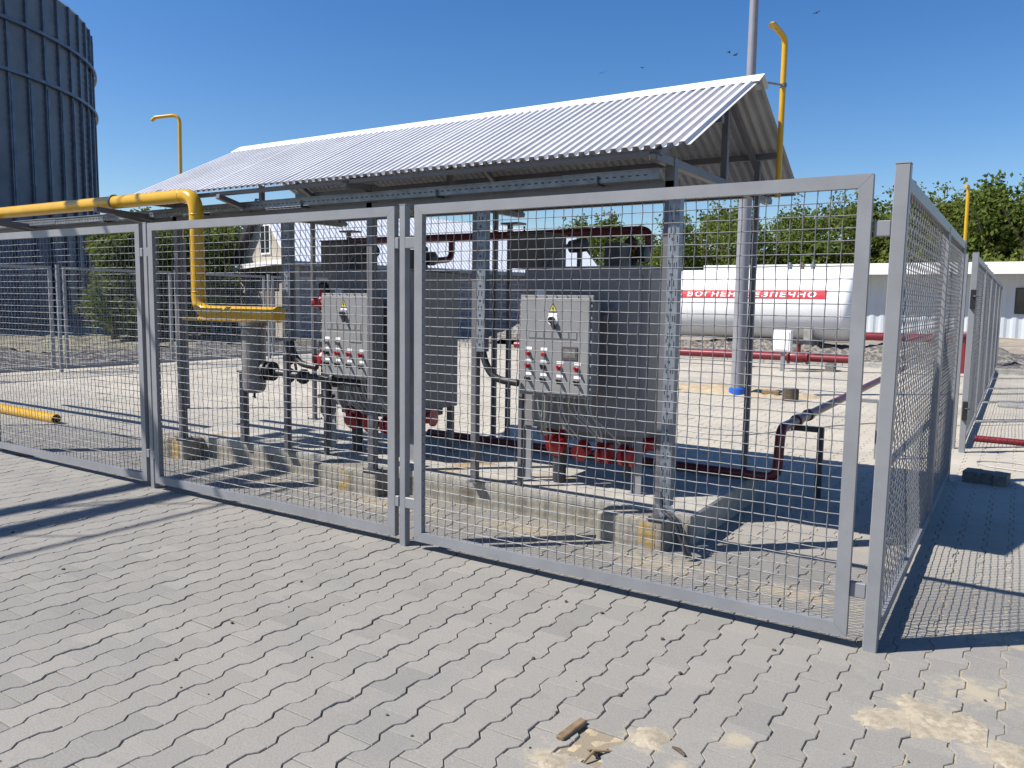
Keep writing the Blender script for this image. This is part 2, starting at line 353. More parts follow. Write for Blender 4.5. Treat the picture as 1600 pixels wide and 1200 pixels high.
PX0, PX1, PY0, PY1 = -16.3, 8.0, -5.0, 18.0
def paving():
    P, LN = 0.1415, 0.21; W, A = 0.07075, 0.0125; g = 0.0023
    def out(ins, crossg):
        pts = []
        h = LN/2-crossg
        right = [(-h, 1), (-0.069, 1), (-0.038, -1), (0.038, -1), (0.069, 1), (h, 1)]
        for y, s in right: pts.append((W+A*s-ins, y))
        for y, s in right[::-1]: pts.append((-(W+A*s-ins), y))
        return np.array(pts)
    top = out(g+0.0028, 0.0036); mid = out(g, 0.0014)
    ci = np.arange(int(PX0/P), int(PX1/P)+1); rj = np.arange(int(PY0/LN)-1, int(PY1/LN)+1)
    I, J = np.meshgrid(ci, rj); I = I.ravel(); J = J.ravel()
    cx = I*P+0.045; cyy = J*LN+(I % 2)*LN/2
    ok = (cx > PX0) & (cx < PX1) & (cyy > PY0) & (cyy < PY1)
    # wedge the camera can see (plus margin)
    dx, dy = cx-CAM.x, cyy-CAM.y
    az = np.arctan2(dx, dy); ok &= (az > R(-100)) & (az < R(25)) | (np.hypot(dx, dy) < 2.5)
    ok &= ~((cx > -6.3) & (cx < -1.35) & (cyy > 1.1) & (cyy < 2.35))
    hole = np.argmin((cx+0.67)**2+(cyy+1.30)**2); ok[hole] = False
    hx, hy = cx[hole], cyy[hole]
    cx, cyy = cx[ok], cyy[ok]; n = len(cx)
    cx = cx+NR.normal(0, 0.0007, n); cyy = cyy+NR.normal(0, 0.0008, n)
    cz = NR.normal(0, 0.0009, n); tx = NR.normal(0, 0.007, n); ty = NR.normal(0, 0.007, n); rot = NR.normal(0, 0.004, n)
    rings = []
    for ring, z in ((top, 0.0), (mid, -0.0030), (mid, -0.03)):
        lx = ring[None, :, 0]-ring[None, :, 1]*rot[:, None]; ly = ring[None, :, 1]+ring[None, :, 0]*rot[:, None]
        zz = np.full_like(lx, z)+cz[:, None]+lx*tx[:, None]+ly*ty[:, None]
        rings.append(np.stack([cx[:, None]+lx, cyy[:, None]+ly, zz], -1))
    V = np.stack(rings, 1).reshape(-1, 3)   # n,3,12,3
    k = 12; base = (np.arange(n)*3*k)[:, None]
    loops = []; 
    topf = base+np.arange(k)[None, :]
    q = np.array([[r_*k+i, (r_+1)*k+i, (r_+1)*k+(i+1) % k, r_*k+(i+1) % k] for r_ in range(2) for i in range(k)])
    qs = base[:, :, None]+q[None]
    per = np.concatenate([topf, qs.reshape(n, -1)], 1)   # n, 12+96
    loops = per.ravel()
    st1 = np.concatenate([[0], k+4*np.arange(2*k)])
    starts = (np.arange(n)[:, None]*per.shape[1]+st1[None]).ravel()
    tone = np.clip(NR.normal(0.5, 0.24, n)+0.25*np.sin(cx*1.1)*np.sin(cyy*0.9), 0, 1)
    me = arrmesh('paving', V, loops, starts, None, M['paver'], np.repeat(tone, 2*k+1))
    me.polygons.foreach_set('use_smooth', [False]*len(me.polygons))
    o = bpy.data.objects.new('paving', me); COL.objects.link(o); tag(o, kind='structure')
    # joint bed: sandier and fuller toward the right-hand corner and inside the yard
    xs = np.arange(PX0-0.1, PX1+0.2, 0.2); ys = np.arange(PY0-0.1, PY1+0.2, 0.2)
    X, Y = np.meshgrid(xs, ys)
    full = np.clip((X+1.2)/1.6, 0, 1)*np.clip(1-(np.abs(Y+0.3)-1.2)/0.6, 0, 1); full = np.maximum(full, np.clip((Y-0.3)/0.8, 0, 1)*0.8)
    full = np.clip(full+NR.uniform(-0.35, 0.35, X.shape)+0.25*np.sin(X*2.1+1)*np.sin(Y*1.7), 0, 1)
    Z = -0.013+0.0105*full
    hd = np.hypot(X-hx, Y-hy)
    V = np.stack([X.ravel(), Y.ravel(), Z.ravel()], 1); nx = len(xs)
    a = (np.arange(len(ys)-1)[:, None]*nx+np.arange(nx-1)[None]).ravel()
    f = np.stack([a, a+1, a+1+nx, a+nx], 1)
    me = arrmesh('joint_sand', V, f.ravel(), np.arange(len(f))*4, None, M['jsand'], full.ravel()[f[:, 0]])
    o = bpy.data.objects.new('joint_sand', me); COL.objects.link(o); tag(o, kind='structure')
    return hx, hy
M['jsand'] = stain('joint_sand', (0.34, 0.28, 0.19), (0.17, 0.15, 0.12), (0.42, 0.56), 1.6, bump=0.3, bsc=150)
_n = M['jsand'].node_tree; _a = _n.nodes.new('ShaderNodeAttribute'); _a.attribute_name = 'tone'; _m = _n.nodes.new('ShaderNodeMix'); _m.data_type = 'RGBA'
_m.inputs['A'].default_value = (.165, .145, .115, 1); _m.inputs['B'].default_value = (.36, .30, .20, 1); _n.links.new(_a.outputs['Fac'], _m.inputs['Factor']); _n.links.new(_m.outputs['Result'], _n.nodes['Principled BSDF'].inputs['Base Color'])
HX, HY = paving()

# sand in the missing paver, its displaced bits
mb = MB(); nn = 15
gx = np.linspace(-0.115, 0.115, nn); gy = np.linspace(-0.13, 0.13, nn); vs = []; fs = []
for j in range(nn):
    for i in range(nn):
        e = min(1, max(abs(gx[i])/0.09, abs(gy[j])/0.105)); vs.append((HX+gx[i], HY+gy[j], -0.010+0.0045*math.sin(gx[i]*60+1)*math.sin(gy[j]*47)+random.uniform(-.002, .002)-(0.012 if e >= 1 and (abs(gx[i]) > 0.1 or abs(gy[j]) > 0.12) else 0)))
for j in range(nn-1):
    for i in range(nn-1):
        a = j*nn+i; fs.append((a, a+1, a+1+nn, a+nn))
mb.add(vs, fs); o = mb.build('sand_pocket', M['sand'], org=(HX, HY, 0)); tag(o, 'patch of yellow sand showing where one paver is missing', 'sand', kind='stuff')
mb = MB(); mb.obox(Vector((HX-0.095, HY+0.045, 0.004)), Vector((0.12, 0.99, 0.03)).normalized(), Vector((0.99, -0.12, 0)).normalized(), Vector((0, 0, 1)), 0.075, 0.016, 0.012, 0.004)
o = mb.build('wood_strip', M['wood'], org=(HX-0.09, HY+0.04, 0)); tag(o, 'short weathered wood strip on the edge of the missing paver', 'wood scrap')
mb = MB()
for k in range(3):
    p = Vector((HX+0.035+0.012*k, HY-0.03+0.008*k, -0.006)); mb.tube([p, p+Vector((0.01-0.02*k, -0.03-0.01*k, 0.028)), p+Vector((-0.005+0.012*k, -0.075+0.05*k, 0.004))], 0.004, 6)
o = mb.build('dry_twig', M['wood'], org=(HX, HY, 0)); tag(o, 'small dry twig standing in the sand of the missing paver', 'twig')
mb = MB(); mb.tube([(-0.415, -1.22, .004), (-0.385, -1.232, .008), (-0.36, -1.248, .004)], 0.007, 7, rr=[.004, .008, .004])
o = mb.build('bark_scrap', M['bark'], org=(-0.39, -1.23, 0)); tag(o, 'dark brown scrap lying on the pavers right of the sand pocket', 'scrap')
def fbm(X, Y, seed):
    rs = np.random.RandomState(seed); Z = np.zeros_like(X)
    for o_ in range(5):
        f_ = 14*1.9**o_
        for q in range(4):
            a = rs.uniform(0, 6.28); Z += 0.55**o_*np.sin((X*math.cos(a)+Y*math.sin(a))*f_+rs.uniform(0, 6.28))*.5
    return Z
def spill(x, y, r, h, seed, label, step=.008):
    g_ = np.arange(-r*1.25, r*1.25+step, step); X, Y = np.meshgrid(g_, g_); D = np.hypot(X*(1+.25*np.sin(seed)), Y)/r
    Z = h*(0.72-D*1.1+.42*fbm(X, Y, seed)); Z = np.minimum(Z, h*.7)+NR.uniform(-.0007, .0007, X.shape)
    keep = Z > -.006
    V = np.stack([X.ravel(), Y.ravel(), Z.ravel()], 1); nx = len(g_)
    a = (np.arange(nx-1)[:, None]*nx+np.arange(nx-1)[None]).ravel(); f = np.stack([a, a+1, a+1+nx, a+nx], 1)
    k_ = keep.ravel(); f = f[k_[f].all(1)]
    me = arrmesh('sand_spill', V, f.ravel(), np.arange(len(f))*4, None, M['drysand'])
    o = bpy.data.objects.new('sand_spill', me); COL.objects.link(o); o.location = (x, y, 0.0015); tag(o, label, 'sand', kind='stuff')
M['drysand'] = stain('dry_sand', (0.56, 0.49, 0.37), (0.44, 0.37, 0.265), (0.45, 0.6), 30, bump=0.5, bsc=260)
spill(.29, -.46, .165, .011, 3, 'pale sand spilled on the pavers right of the corner post')
spill(.13, -.63, .10, .009, 5, 'small pale sand patch left of the bigger spill at right')
spill(.56, -.66, .11, .008, 8, 'pale sand spill at the lower right edge of the picture')
spill(-.74, -1.52, .075, .008, 11, 'pale sand at the bottom edge, left of the missing paver')
spill(-.50, -1.20, .07, .008, 14, 'pale sand just right of the missing paver')
# small grit and crumbs on the pavers
mb = MB()
for k in range(75):
    x = random.uniform(-5, 0.7); y = random.uniform(-2.6, -0.15); s = random.choice((.003, .004, .005, .008)); p = Vector((x, y, s*0.5))
    a = random.uniform(0, 6.28); mb.obox(p, Vector((math.cos(a), math.sin(a), 0)), Vector((-math.sin(a), math.cos(a), 0)), Vector((0, 0, 1)), s, s*random.uniform(.5, 1), s*0.6, s*0.3)
tag(mb.build('grit', M['bark']), 'scattered dark grit and crumbs on the grey pavers', 'grit', kind='stuff')

# kerbs (structure) round the paved yard
mb = MB()
for k in range(24): mb.box(-16.48, -16.33, -5+k*1.0+0.003, -4+k*1.0-0.003, -0.1, 0.09, 0.012)
tag(mb.build('side_kerb', M['kerb']), kind='structure')
mb = MB()
for k in range(25): mb.box(-16.3+k*1.0+0.003, -15.3+k-0.003, 18.05, 18.2, -0.1, 0.12, 0.012)
tag(mb.build('back_kerb', M['kerb']), kind='structure')

def rough_patch(name, x0, x1, y0, y1, step, fn, m, label, cat, amp=0.04):
    xs = np.arange(x0, x1+step, step); ys = np.arange(y0, y1+step, step); X, Y = np.meshgrid(xs, ys)
    Z = fn(X, Y)+NR.uniform(-amp, amp, X.shape)
    V = np.stack([X.ravel(), Y.ravel(), Z.ravel()], 1); nx = len(xs)
    a = (np.arange(len(ys)-1)[:, None]*nx+np.arange(nx-1)[None]).ravel(); f = np.stack([a, a+1, a+1+nx, a+nx], 1)
    me = arrmesh(name, V, f.ravel(), np.arange(len(f))*4, None, m)
    o = bpy.data.objects.new(name, me); COL.objects.link(o); tag(o, label, cat, kind='stuff'); return o
def hill(X, Y, x, y, rx, ry, h): return h*np.exp(-((X-x)/rx)**2-((Y-y)/ry)**2)
rough_patch('gravel_bed', -30, -16.5, -3, 17.5, 0.16, lambda X, Y: 0.03+hill(X, Y, -17.9, 1.9, .9, .8, .30)+hill(X, Y, -18.6, 3.2, 1.2, 1.4, .2)+0.05*np.sin(X*2)*np.sin(Y*1.7), M['darkgravel'], 'grey brown crushed stone ground left of the paved yard', 'gravel', 0.045)
rough_patch('gravel_bank', -17, 4, 18.25, 26, 0.16, lambda X, Y: 0.06+hill(X, Y, -13.2, 19.6, 1.5, 1.2, .95)+hill(X, Y, -6, 20.2, 3.6, 1.4, .42)+hill(X, Y, -1.2, 21, 1.5, 1.3, .8)+0.06*np.sin(X*2)*np.sin(Y*1.7), M['gravel'], 'bank of rubble and gravel beneath the white tank', 'gravel', 0.07)
rough_patch('weedy_verge', -31, -20.5, 7, 16, 0.25, lambda X, Y: 0.06+0*X, M['grass'], 'strip of dry weedy ground before the silo and house', 'weeds', 0.07)

# ------------------------------------------------------------------ fence
H = 2.09
def leaf_parts(t, L, wires=True):
    fw, fd = 0.058, 0.04; z0 = 0.052
    mb = MB(); y0, y1 = -fd/2, fd/2
    # mitred rectangular-tube frame
    def mitre(p, q, inn_p, inn_q):
        vs = []
        for y in (y0, y1):
            for c in (p, q, inn_q, inn_p): vs.append((c[0], y, c[1]))
        mb.add(vs, [(0, 1, 2, 3), (7, 6, 5, 4), (0, 4, 5, 1), (1, 5, 6, 2), (2, 6, 7, 3), (3, 7, 4, 0)])
    o_ = [(0, z0), (L, z0), (L, H), (0, H)]; i_ = [(fw, z0+fw), (L-fw, z0+fw), (L-fw, H-fw), (fw, H-fw)]; g = 0.0006
    for k in range(4):
        a, b = o_[k], o_[(k+1) % 4]; c, d = i_[k], i_[(k+1) % 4]
        dx = (b[0]-a[0], b[1]-a[1]); ln = math.hypot(*dx); dx = (dx[0]/ln*g, dx[1]/ln*g)
        mitre((a[0]+dx[0], a[1]+dx[1]), (b[0]-dx[0], b[1]-dx[1]), (c[0]+dx[0], c[1]+dx[1]), (d[0]-dx[0], d[1]-dx[1]))
    mb.build('frame', M['steel'], t)
    if wires:
        mb = MB(); p = 0.055; r_ = 0.0024; wv = 0.0034
        nx = int(round((L-2*fw)/p)); nz = int(round((H-z0-2*fw)/p)); px_ = (L-2*fw)/nx; pz = (H-z0-2*fw)/nz
        for i in range(1, nx):
            pts = []; x = fw+i*px_+random.gauss(0, .0008)
            for j in range(nz+1): pts.append((x+random.gauss(0, .0008)+.003*math.sin(j*.17+i*.3), -0.004+.004*math.sin(i*.23+1)*math.sin(j*.19)+(wv if (i+j) % 2 else -wv)*1.0, z0+fw+j*pz))
            pts[0] = (x, -0.004, z0+fw-0.01); pts[-1] = (x, -0.004, H-fw+0.01); mb.tube(pts, r_, 4, cap=False)
        for j in range(1, nz):
            pts = []; z = z0+fw+j*pz+random.gauss(0, .0008)
            for i in range(nx+1): pts.append((fw+i*px_, -0.004+.004*math.sin(i*.23+1)*math.sin(j*.19)-(wv if (i+j) % 2 else -wv)*0.6, z+random.gauss(0, .0006)))
            pts[0] = (fw-0.01, -0.004, z); pts[-1] = (L-fw+0.01, -0.004, z); mb.tube(pts, r_, 4, cap=False)
        mb.build('wire_mesh', M['wire'], t, smooth=False)
def hinge_pair(t, x0, x1):
    for z in (1.87, 0.275):
        mb = MB(); mb.box(min(x0, x1), max(x0, x1), -0.024, 0.008, z-0.032, z+0.032, 0.003); mb.build('hinge', M['steel'], t)
G_F = 'mesh gate leaves along the front fence'; G_R = 'mesh panels along the right fence'; G_L = 'mesh panels along the far left fence'
LF = 2.50
t1 = thing('mesh_gate', 'grey framed wire mesh gate between the two middle front posts', 'mesh gate', (0, 0, 0), G_F)
leaf_parts(t1, LF); t1.location = (-5.22, 0, 0)
t2 = dup(t1, (-2.565, 0, 0), None, 'grey framed wire mesh gate nearest the camera, next to the corner post', G_F)
t3 = dup(t1, (-7.83, 0, 0), None, 'grey mesh gate at left edge, under the yellow pipe and in front of the silo', G_F)
t4 = dup(t1, (-10.43, 0, 0), None, 'grey mesh gate beyond the left edge, left of the silo gate', G_F)
def post(x, y, w, h, label, hinges, g='steel fence posts'):
    t = thing('fence_post', label, 'post', (x, y, 0), g)
    mb = MB(); mb.box(x-w/2, x+w/2, y-w/2, y+w/2, -0.05, h, 0.004); mb.build('upright', M['steel'], t)
    mb = MB(); mb.box(x-w/2-.001, x+w/2+.001, y-w/2-.001, y+w/2+.001, h, h+0.005, 0.001); mb.build('cap', M['steel'], t)
    for (xa, xb, ya, yb, z) in hinges:
        mb = MB(); mb.box(xa, xb, ya, yb, z-0.034, z+0.034, 0.004); mb.build('hinge', M['steel'], t)
    return t
post(-5.27, 0.012, 0.048, 2.095, 'slim grey fence post left, between the yellow riser pipe and the silo gate', [(-5.345, -5.2945, -0.018, 0.012, z) for z in (1.87, .28)]+[(-5.2455, -5.205, -0.018, 0.012, z) for z in (1.87, .28)])
post(-2.665, 0.012, 0.048, 2.095, 'slim grey fence post in the middle, in front of the left cabinet', [(-2.735, -2.6895, -0.018, 0.012, z) for z in (1.87, .28)]+[(-2.6405, -2.55, -0.018, 0.012, z) for z in (1.87, .28)])
post(-7.88, 0.012, 0.048, 2.095, 'grey fence post beyond the left edge of the picture', [])
cp = post(0.03, 0.03, 0.06, 2.125, 'stout grey corner post with welded hinge stubs, nearest post at right', [(-0.068, -0.0005, 0.0, 0.03, 1.86), (-0.068, -0.0005, 0.0, 0.03, .27)])
cp.rotation_euler = (0, R(0.35), 0)
# right-hand run (along Y)
def rotated(L, loc, label):
    t = thing('mesh_fence', label, 'mesh panel', (0, 0, 0), G_R); leaf_parts(t, L); t.location = loc; t.rotation_euler = (0, 0, R(90)); t['base'] = list(loc); return t
ra = rotated(2.40, (0.036, 0.064, 0), 'grey mesh panel joined to the corner post, seen almost edge on')
rb = rotated(1.64, (0.036, 2.50, 0), 'narrow grey mesh panel, second along the right fence before the opening')
post(0.036, 4.17, 0.05, 2.10, 'grey post at the near side of the opening in the right fence', [])
post(0.036, 2.482, 0.030, 2.08, 'thin grey post between the two near panels of the right fence', [])
gp = post(0.06, 5.88, 0.06, 2.10, 'grey gate post with black lock at the far side of the right fence opening', [])
for z in (1.62, 0.45):
    mb = MB(); mb.box(0.04, 0.09, 5.815, 5.849, z-0.10, z+0.10, 0.005); mb.tube(bend([(0.065, 5.816, z+0.03), (0.065, 5.77, z+0.03), (0.115, 5.765, z+0.03)], .02), 0.008, 8)
    mb.build('lock', M['black'], gp)
post(-0.04, 6.1, 0.05, 2.10, 'grey post just behind the gate post of the right fence', [])
names = ['first', 'second', 'third', 'fourth', 'fifth']
for k in range(5):
    dup(ra, (0.05, 6.15+k*2.62, 0), R(90), names[k]+' grey mesh panel past the opening in the right fence', G_R)
    post(0.05, 6.15+k*2.62+2.50, 0.05, 2.10, 'grey post after the '+names[k]+' panel past the right fence opening', [])
# far-left run
for k in range(6):
    y = -0.4+k*2.62
    dup(ra, (-15.6, y, 0), R(90), 'grey mesh panel of the far left fence, '+['nearest the camera', 'second along', 'third along, left of the twin posts', 'behind the left front post', 'behind the yellow riser', 'farthest along'][k], G_L)
    post(-15.6, y+2.52, 0.06, 2.12, 'grey post of the far left fence '+['near the left edge', 'in front of the silo', 'at the silo edge', 'behind the yellow pipe', 'left of the house', 'last before the house'][k], [], 'posts of the far left fence')

# ------------------------------------------------------------------ concrete plinth
t = thing('concrete_plinth', 'long stained concrete plinth under the canopy and cabinets', 'plinth', (-3.85, 1.7, 0))
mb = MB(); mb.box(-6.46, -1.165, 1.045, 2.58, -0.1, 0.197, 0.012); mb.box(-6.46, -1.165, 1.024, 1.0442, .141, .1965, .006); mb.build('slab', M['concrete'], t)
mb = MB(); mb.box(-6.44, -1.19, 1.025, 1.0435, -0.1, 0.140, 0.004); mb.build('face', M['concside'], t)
for xa, xb in ((-6.50, -6.02), (-4.32, -3.62), (-1.73, -1.265)):
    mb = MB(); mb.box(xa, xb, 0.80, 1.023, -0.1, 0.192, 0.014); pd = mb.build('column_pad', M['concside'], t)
    mb = MB(); mb.box(xa+.30, xa+.41, 0.7972, 0.7992, 0.012, 0.172, 0.0006); mb.build('rust_stain', M['rust'], pd)

# ------------------------------------------------------------------ canopy
CX0, CX1 = -6.42, -1.08; YF, YR_, ZR, ZE, YB, ZB = 0.54, 1.84, 3.045, 2.395, 3.08, 2.425
can = thing('canopy', 'open steel canopy with white corrugated gable roof over the cabinets', 'canopy', (-3.75, 1.84, 0.195))
def corr(ya, za, yb, zb, name):
    pitch = 0.0690; hgt = 0.021; mb = MB(); prof = []
    x = CX0; k = 0
    while x < CX1-0.001:
        for dx, h in ((0, 0), (.30, 0), (.42, 1), (.86, 1), (.98, 0)):
            xx = x+dx*pitch
            if xx <= CX1: prof.append((xx, h*hgt+(.0028 if int((xx-CX0)/1.035) % 2 else 0)))
        x += pitch
    d = Vector((0, yb-ya, zb-za)).normalized(); nrm = Vector((0, -d.z, d.y)); nrm = nrm if nrm.z > 0 else -nrm
    segs = 6; vs = []; n = len(prof)
    for s_ in range(segs+1):
        t_ = s_/segs; base = Vector((0, ya+(yb-ya)*t_, za+(zb-za)*t_))
        for xx, h in prof: vs.append(Vector((xx, 0, 0))+base+nrm*h)
    fs = [(a*n+i, a*n+i+1, (a+1)*n+i+1, (a+1)*n+i) for a in range(segs) for i in range(n-1)]
    off = -nrm*0.0016; k = len(vs); vs2 = [v+off for v in vs]
    mb.add(vs, fs, 0); mb.add(vs2, [f[::-1] for f in fs], 1)
    mb.add([vs[i] for i in range(n)]+[vs2[i] for i in range(n)], [(i, i+1, n+i+1, n+i) for i in range(n-1)], 1)
    e = (segs)*n; mb.add([vs[a*n+n-1] for a in range(segs+1)]+[vs2[a*n+n-1] for a in range(segs+1)], [(a, a+1, segs+1+a+1, segs+1+a) for a in range(segs)], 0)
    # keep windings as authored
    me = bpy.data.meshes.new(name); bb = Vector(can['base']); me.from_pydata([tuple(Vector(v)-bb) for v in mb.v], [], mb.f)
    me.materials.append(M['roof']); me.materials.append(M['roofback']); me.polygons.foreach_set('material_index', mb.m); me.update()
    o = bpy.data.objects.new(name, me); COL.objects.link(o); o.parent = can; return o
corr(YF, ZE, YR_, ZR, 'roof_sheet'); corr(YB, ZB, YR_, ZR, 'roof_sheet')
mb = MB(); sl = (ZR-ZE)/(YR_-YF); ww = 0.115; e = 0.024
for sgn in (-1, 1):
    p = [(CX0-.015, YR_, ZR+e+.012), (CX1+.015, YR_, ZR+e+.012), (CX1+.015, YR_+sgn*ww, ZR+e-ww*sl), (CX0-.015, YR_+sgn*ww, ZR+e-ww*sl)]
    mb.prism(p, (0, 0, -0.004))
mb.build('ridge_cap', M['ridge'], can, smooth=False)
for xx in (-6.09, -3.70, -1.31):
    for yy, zt in ((0.85, 2.40), (2.46, 2.62)):
        xq, hq = (xx+.05, .021) if yy > 1 else (xx, .03)
        mb = MB(); mb.box(xq-hq, xq+hq, yy-hq, yy+hq, 0.203, zt-0.01, 0.003); c_ = mb.build('column', M['frame'], can)
        mb = MB(); mb.box(xq-.07, xq+.07, yy-.06, yy+.06, 0.196, 0.203, 0.001)
        for sx_ in (-1, 1):
            for sy_ in (-1, 1): mb.tube([(xq+sx_*.055, yy+sy_*.046, .203), (xq+sx_*.055, yy+sy_*.046, .218)], .007, 6)
        mb.build('base_plate', M['frame'], c_)
    if True:
        mb = MB(); mb.beam((xx, YF+.02, 2.372-0.012), (xx, 2.95, 2.372-0.002), 0.05, 0.05); tb = mb.build('tie_beam', M['frame'], can)
        mb = MB(); mb.box(xx-.021, xx+.021, YF+.0175, YF+.0195, 2.339, 2.381, .0005); mb.build('open_end_shade', M['black'], tb)  # black plate paints the shade inside the hollow beam end
        mb = MB(); mb.box(xx-.022, xx+.022, 1.80, 1.845, 2.39, 2.985, 0.002); mb.build('king_post', M['frame'], can)
        for sgn, ye in ((-1, YF+.06), (1, YB-.06)):
            mb = MB(); mb.beam((xx, ye, ZE+0.03-0.055), (xx, YR_-sgn*0.0, ZR-0.065), 0.04, 0.04, (0, 0, 1)); mb.build('rafter', M['frame'], can)
for yy, zz in ((YF+.055, ZE-.016), (1.15, 2.655), (2.53, 2.655), (YB-.055, ZB-.0)):
    mb = MB(); mb.beam((CX0+.06, yy, zz), (CX1-.03 if yy > .7 else -1.27, yy, zz), 0.045, 0.045 if .7 < yy < 3 else (.02 if yy > 3 else .03)); mb.build('purlin', M['frame'], can)
mb = MB(); mb.beam((-12.2, 0.845, 2.225), (-1.31+.03, 0.845, 2.225), 0.05, 0.065); mb.build('eave_beam', M['frame'], can)
# small plates at column heads and outrigger brackets that carry the gas pipe
for xx in (-6.42, -8.55):
    mb = MB(); mb.beam((xx, 0.27, 2.285), (xx, 0.82, 2.262), 0.05, 0.045); mb.beam((xx, 0.45, 2.26), (xx, 0.815, 2.205), 0.035, 0.03); mb.build('bracket', M['frame'], can)
mb = MB(); mb.beam((-5.05, 0.50, 2.345), (-5.05, 0.84, 2.262), 0.045, 0.04); mb.build('bracket', M['frame'], can)

# ------------------------------------------------------------------ cable trays
def tray_h():
    t = thing('cable_tray', 'long galvanised perforated cable tray along the canopy front beam', 'cable tray', (-6, 0.79, 2.26))
    mb = MB(); x = -12.0; k = 0
    while x < -1.36:
        x1 = min(x+2.0, -1.345); dz = 0.004*(k % 2)
        mb.box(x+.002, x1-.002, 0.750-0.002*(k % 2), 0.7525-0.002*(k % 2), 2.258+dz, 2.318+dz, 0.0005); mb.box(x+.002, x1-.002, 0.753, 0.82, 2.2585, 2.2605, 0.0005)
        mb.box(x+.002, x1-.002, 0.742, 0.7495, 2.312+dz, 2.320+dz, 0.001)
        x = x1; k += 1
    mb.build('channel', M['galv'], t)
    mb = MB()
    for q in range(210):
        xx = -12+q*0.0505
        if xx < -1.38: mb.box(xx, xx+0.022, 0.7465, 0.7490, 2.283, 2.291, 0.0005)
    mb.build('slot_shade', M['dark'], t)['kind'] = 'stuff'  # raised dark bars paint the shade of the perforations, no real holes
    for xx in (-10.2, -8.9, -7.1, -5.6, -4.35, -3.0, -1.75):
        mb = MB(); mb.box(xx, xx+.012, 0.738, 0.830, 2.246, 2.262, 0.001); mb.box(xx, xx+.012, 0.736, 0.741, 2.235, 2.300, 0.001); mb.build('clip', M['dark'], t)
tray_h()
def tray_v(x, y, z0, z1, label, curl):
    t = thing('cable_riser', label, 'cable riser', (x, y, z0), 'vertical perforated cable risers')
    mb = MB(); w = 0.034
    mb.box(x-w, x+w, y, y+.002, z0, z1, 0.0005); mb.box(x-w-.0022, x-w-.0002, y, y+.06, z0, z1, 0.0005); mb.box(x+w+.0002, x+w+.0022, y, y+.06, z0, z1, 0.0005)
    mb.build('channel', M['galv'], t)
    mb = MB(); z = z0+.05; k = 0
    while z < z1-.05:
        if k % 2 == 0: mb.lathe([(.010, 0), (.009, .0012)], (x-.004, y-.0002, z), (0, -1, 0), 10)
        else:
            for dx in (-.016, .010): mb.box(x+dx-.003, x+dx+.003, y-.0014, y-.0002, z-.017, z+.017, 0.0004)
        if k % 3 == 0: mb.box(x+.022, x+.027, y-.0014, y-.0002, z-.02, z+.02, .0004); mb.box(x-.027, x-.022, y-.0014, y-.0002, z+.01, z+.035, .0004)
        z += 0.052; k += 1
    mb.build('slot_shade', M['dark'], t)['kind'] = 'stuff'  # dark discs and bars painted on the face as shaded holes
    if curl == 'foot':
        pts = bend([(x, y+.03, z0+.12), (x, y+.0, z0-.03), (x+.10, y-.04, z0-.06), (x+.20, y-.05, 0.02)], 0.08)
        for q in range(2): 
            mb = MB(); mb.tube([Vector(p)+Vector((0.02*q-.02, 0.012*(q-1), 0)) for p in pts], 0.011, 8); mb.build('cable', M['dark'], t)
        mb = MB(); mb.prism([(x-.055, y-.004, z0+.005), (x+.055, y-.004, z0+.005), (x+.075, y-.010, z0-.05), (x-.02, y-.010, z0-.07)], (0, -.003, 0)); mb.prism([(x+.05, y-.012, z0-.03), (x+.12, y-.02, z0-.07), (x+.155, y-.025, .10), (x+.125, y-.025, .10), (x+.10, y-.02, z0-.085), (x+.02, y-.012, z0-.09)], (0, -.003, 0)); mb.build('sleeve', M['galv'], t)
    else:
        mb = MB(); mb.tube(bend([(x, y+.03, z0+.3), (x, y+.03, z0-.03), (x+.10, y+.02, z0-.19), (x+.30, y+.04, z0-.21)], 0.12, 8), 0.026, 12); mb.build('conduit', M['black'], t)
    return t
tray_v(-1.262, 0.790, 0.30, 2.16, 'galvanised perforated riser beside the nearest canopy column', 'foot')
tray_v(-2.745, 0.93, 1.17, 2.255, 'galvanised cable riser feeding the right control box by a black conduit', 'c')
tray_v(-4.735, 0.93, 1.17, 2.255, 'galvanised cable riser feeding the left control box by a black conduit', 'c')
for xx, lab in ((-2.83, 'slim grey stand post beside the right cable riser'), (-4.83, 'slim grey stand post beside the left cable riser')):
    t = thing('stand_post', lab, 'post', (xx, 1.0, .195), 'stand posts of the cable risers')
    mb = MB(); mb.box(xx-.025, xx+.025, .975, 1.025, .202, 2.2, .003); mb.build('upright', M['frame'], t)
    mb = MB(); mb.box(xx-.05, xx+.05, .95, 1.05, .196, .202, .001); mb.build('base_plate', M['frame'], t)

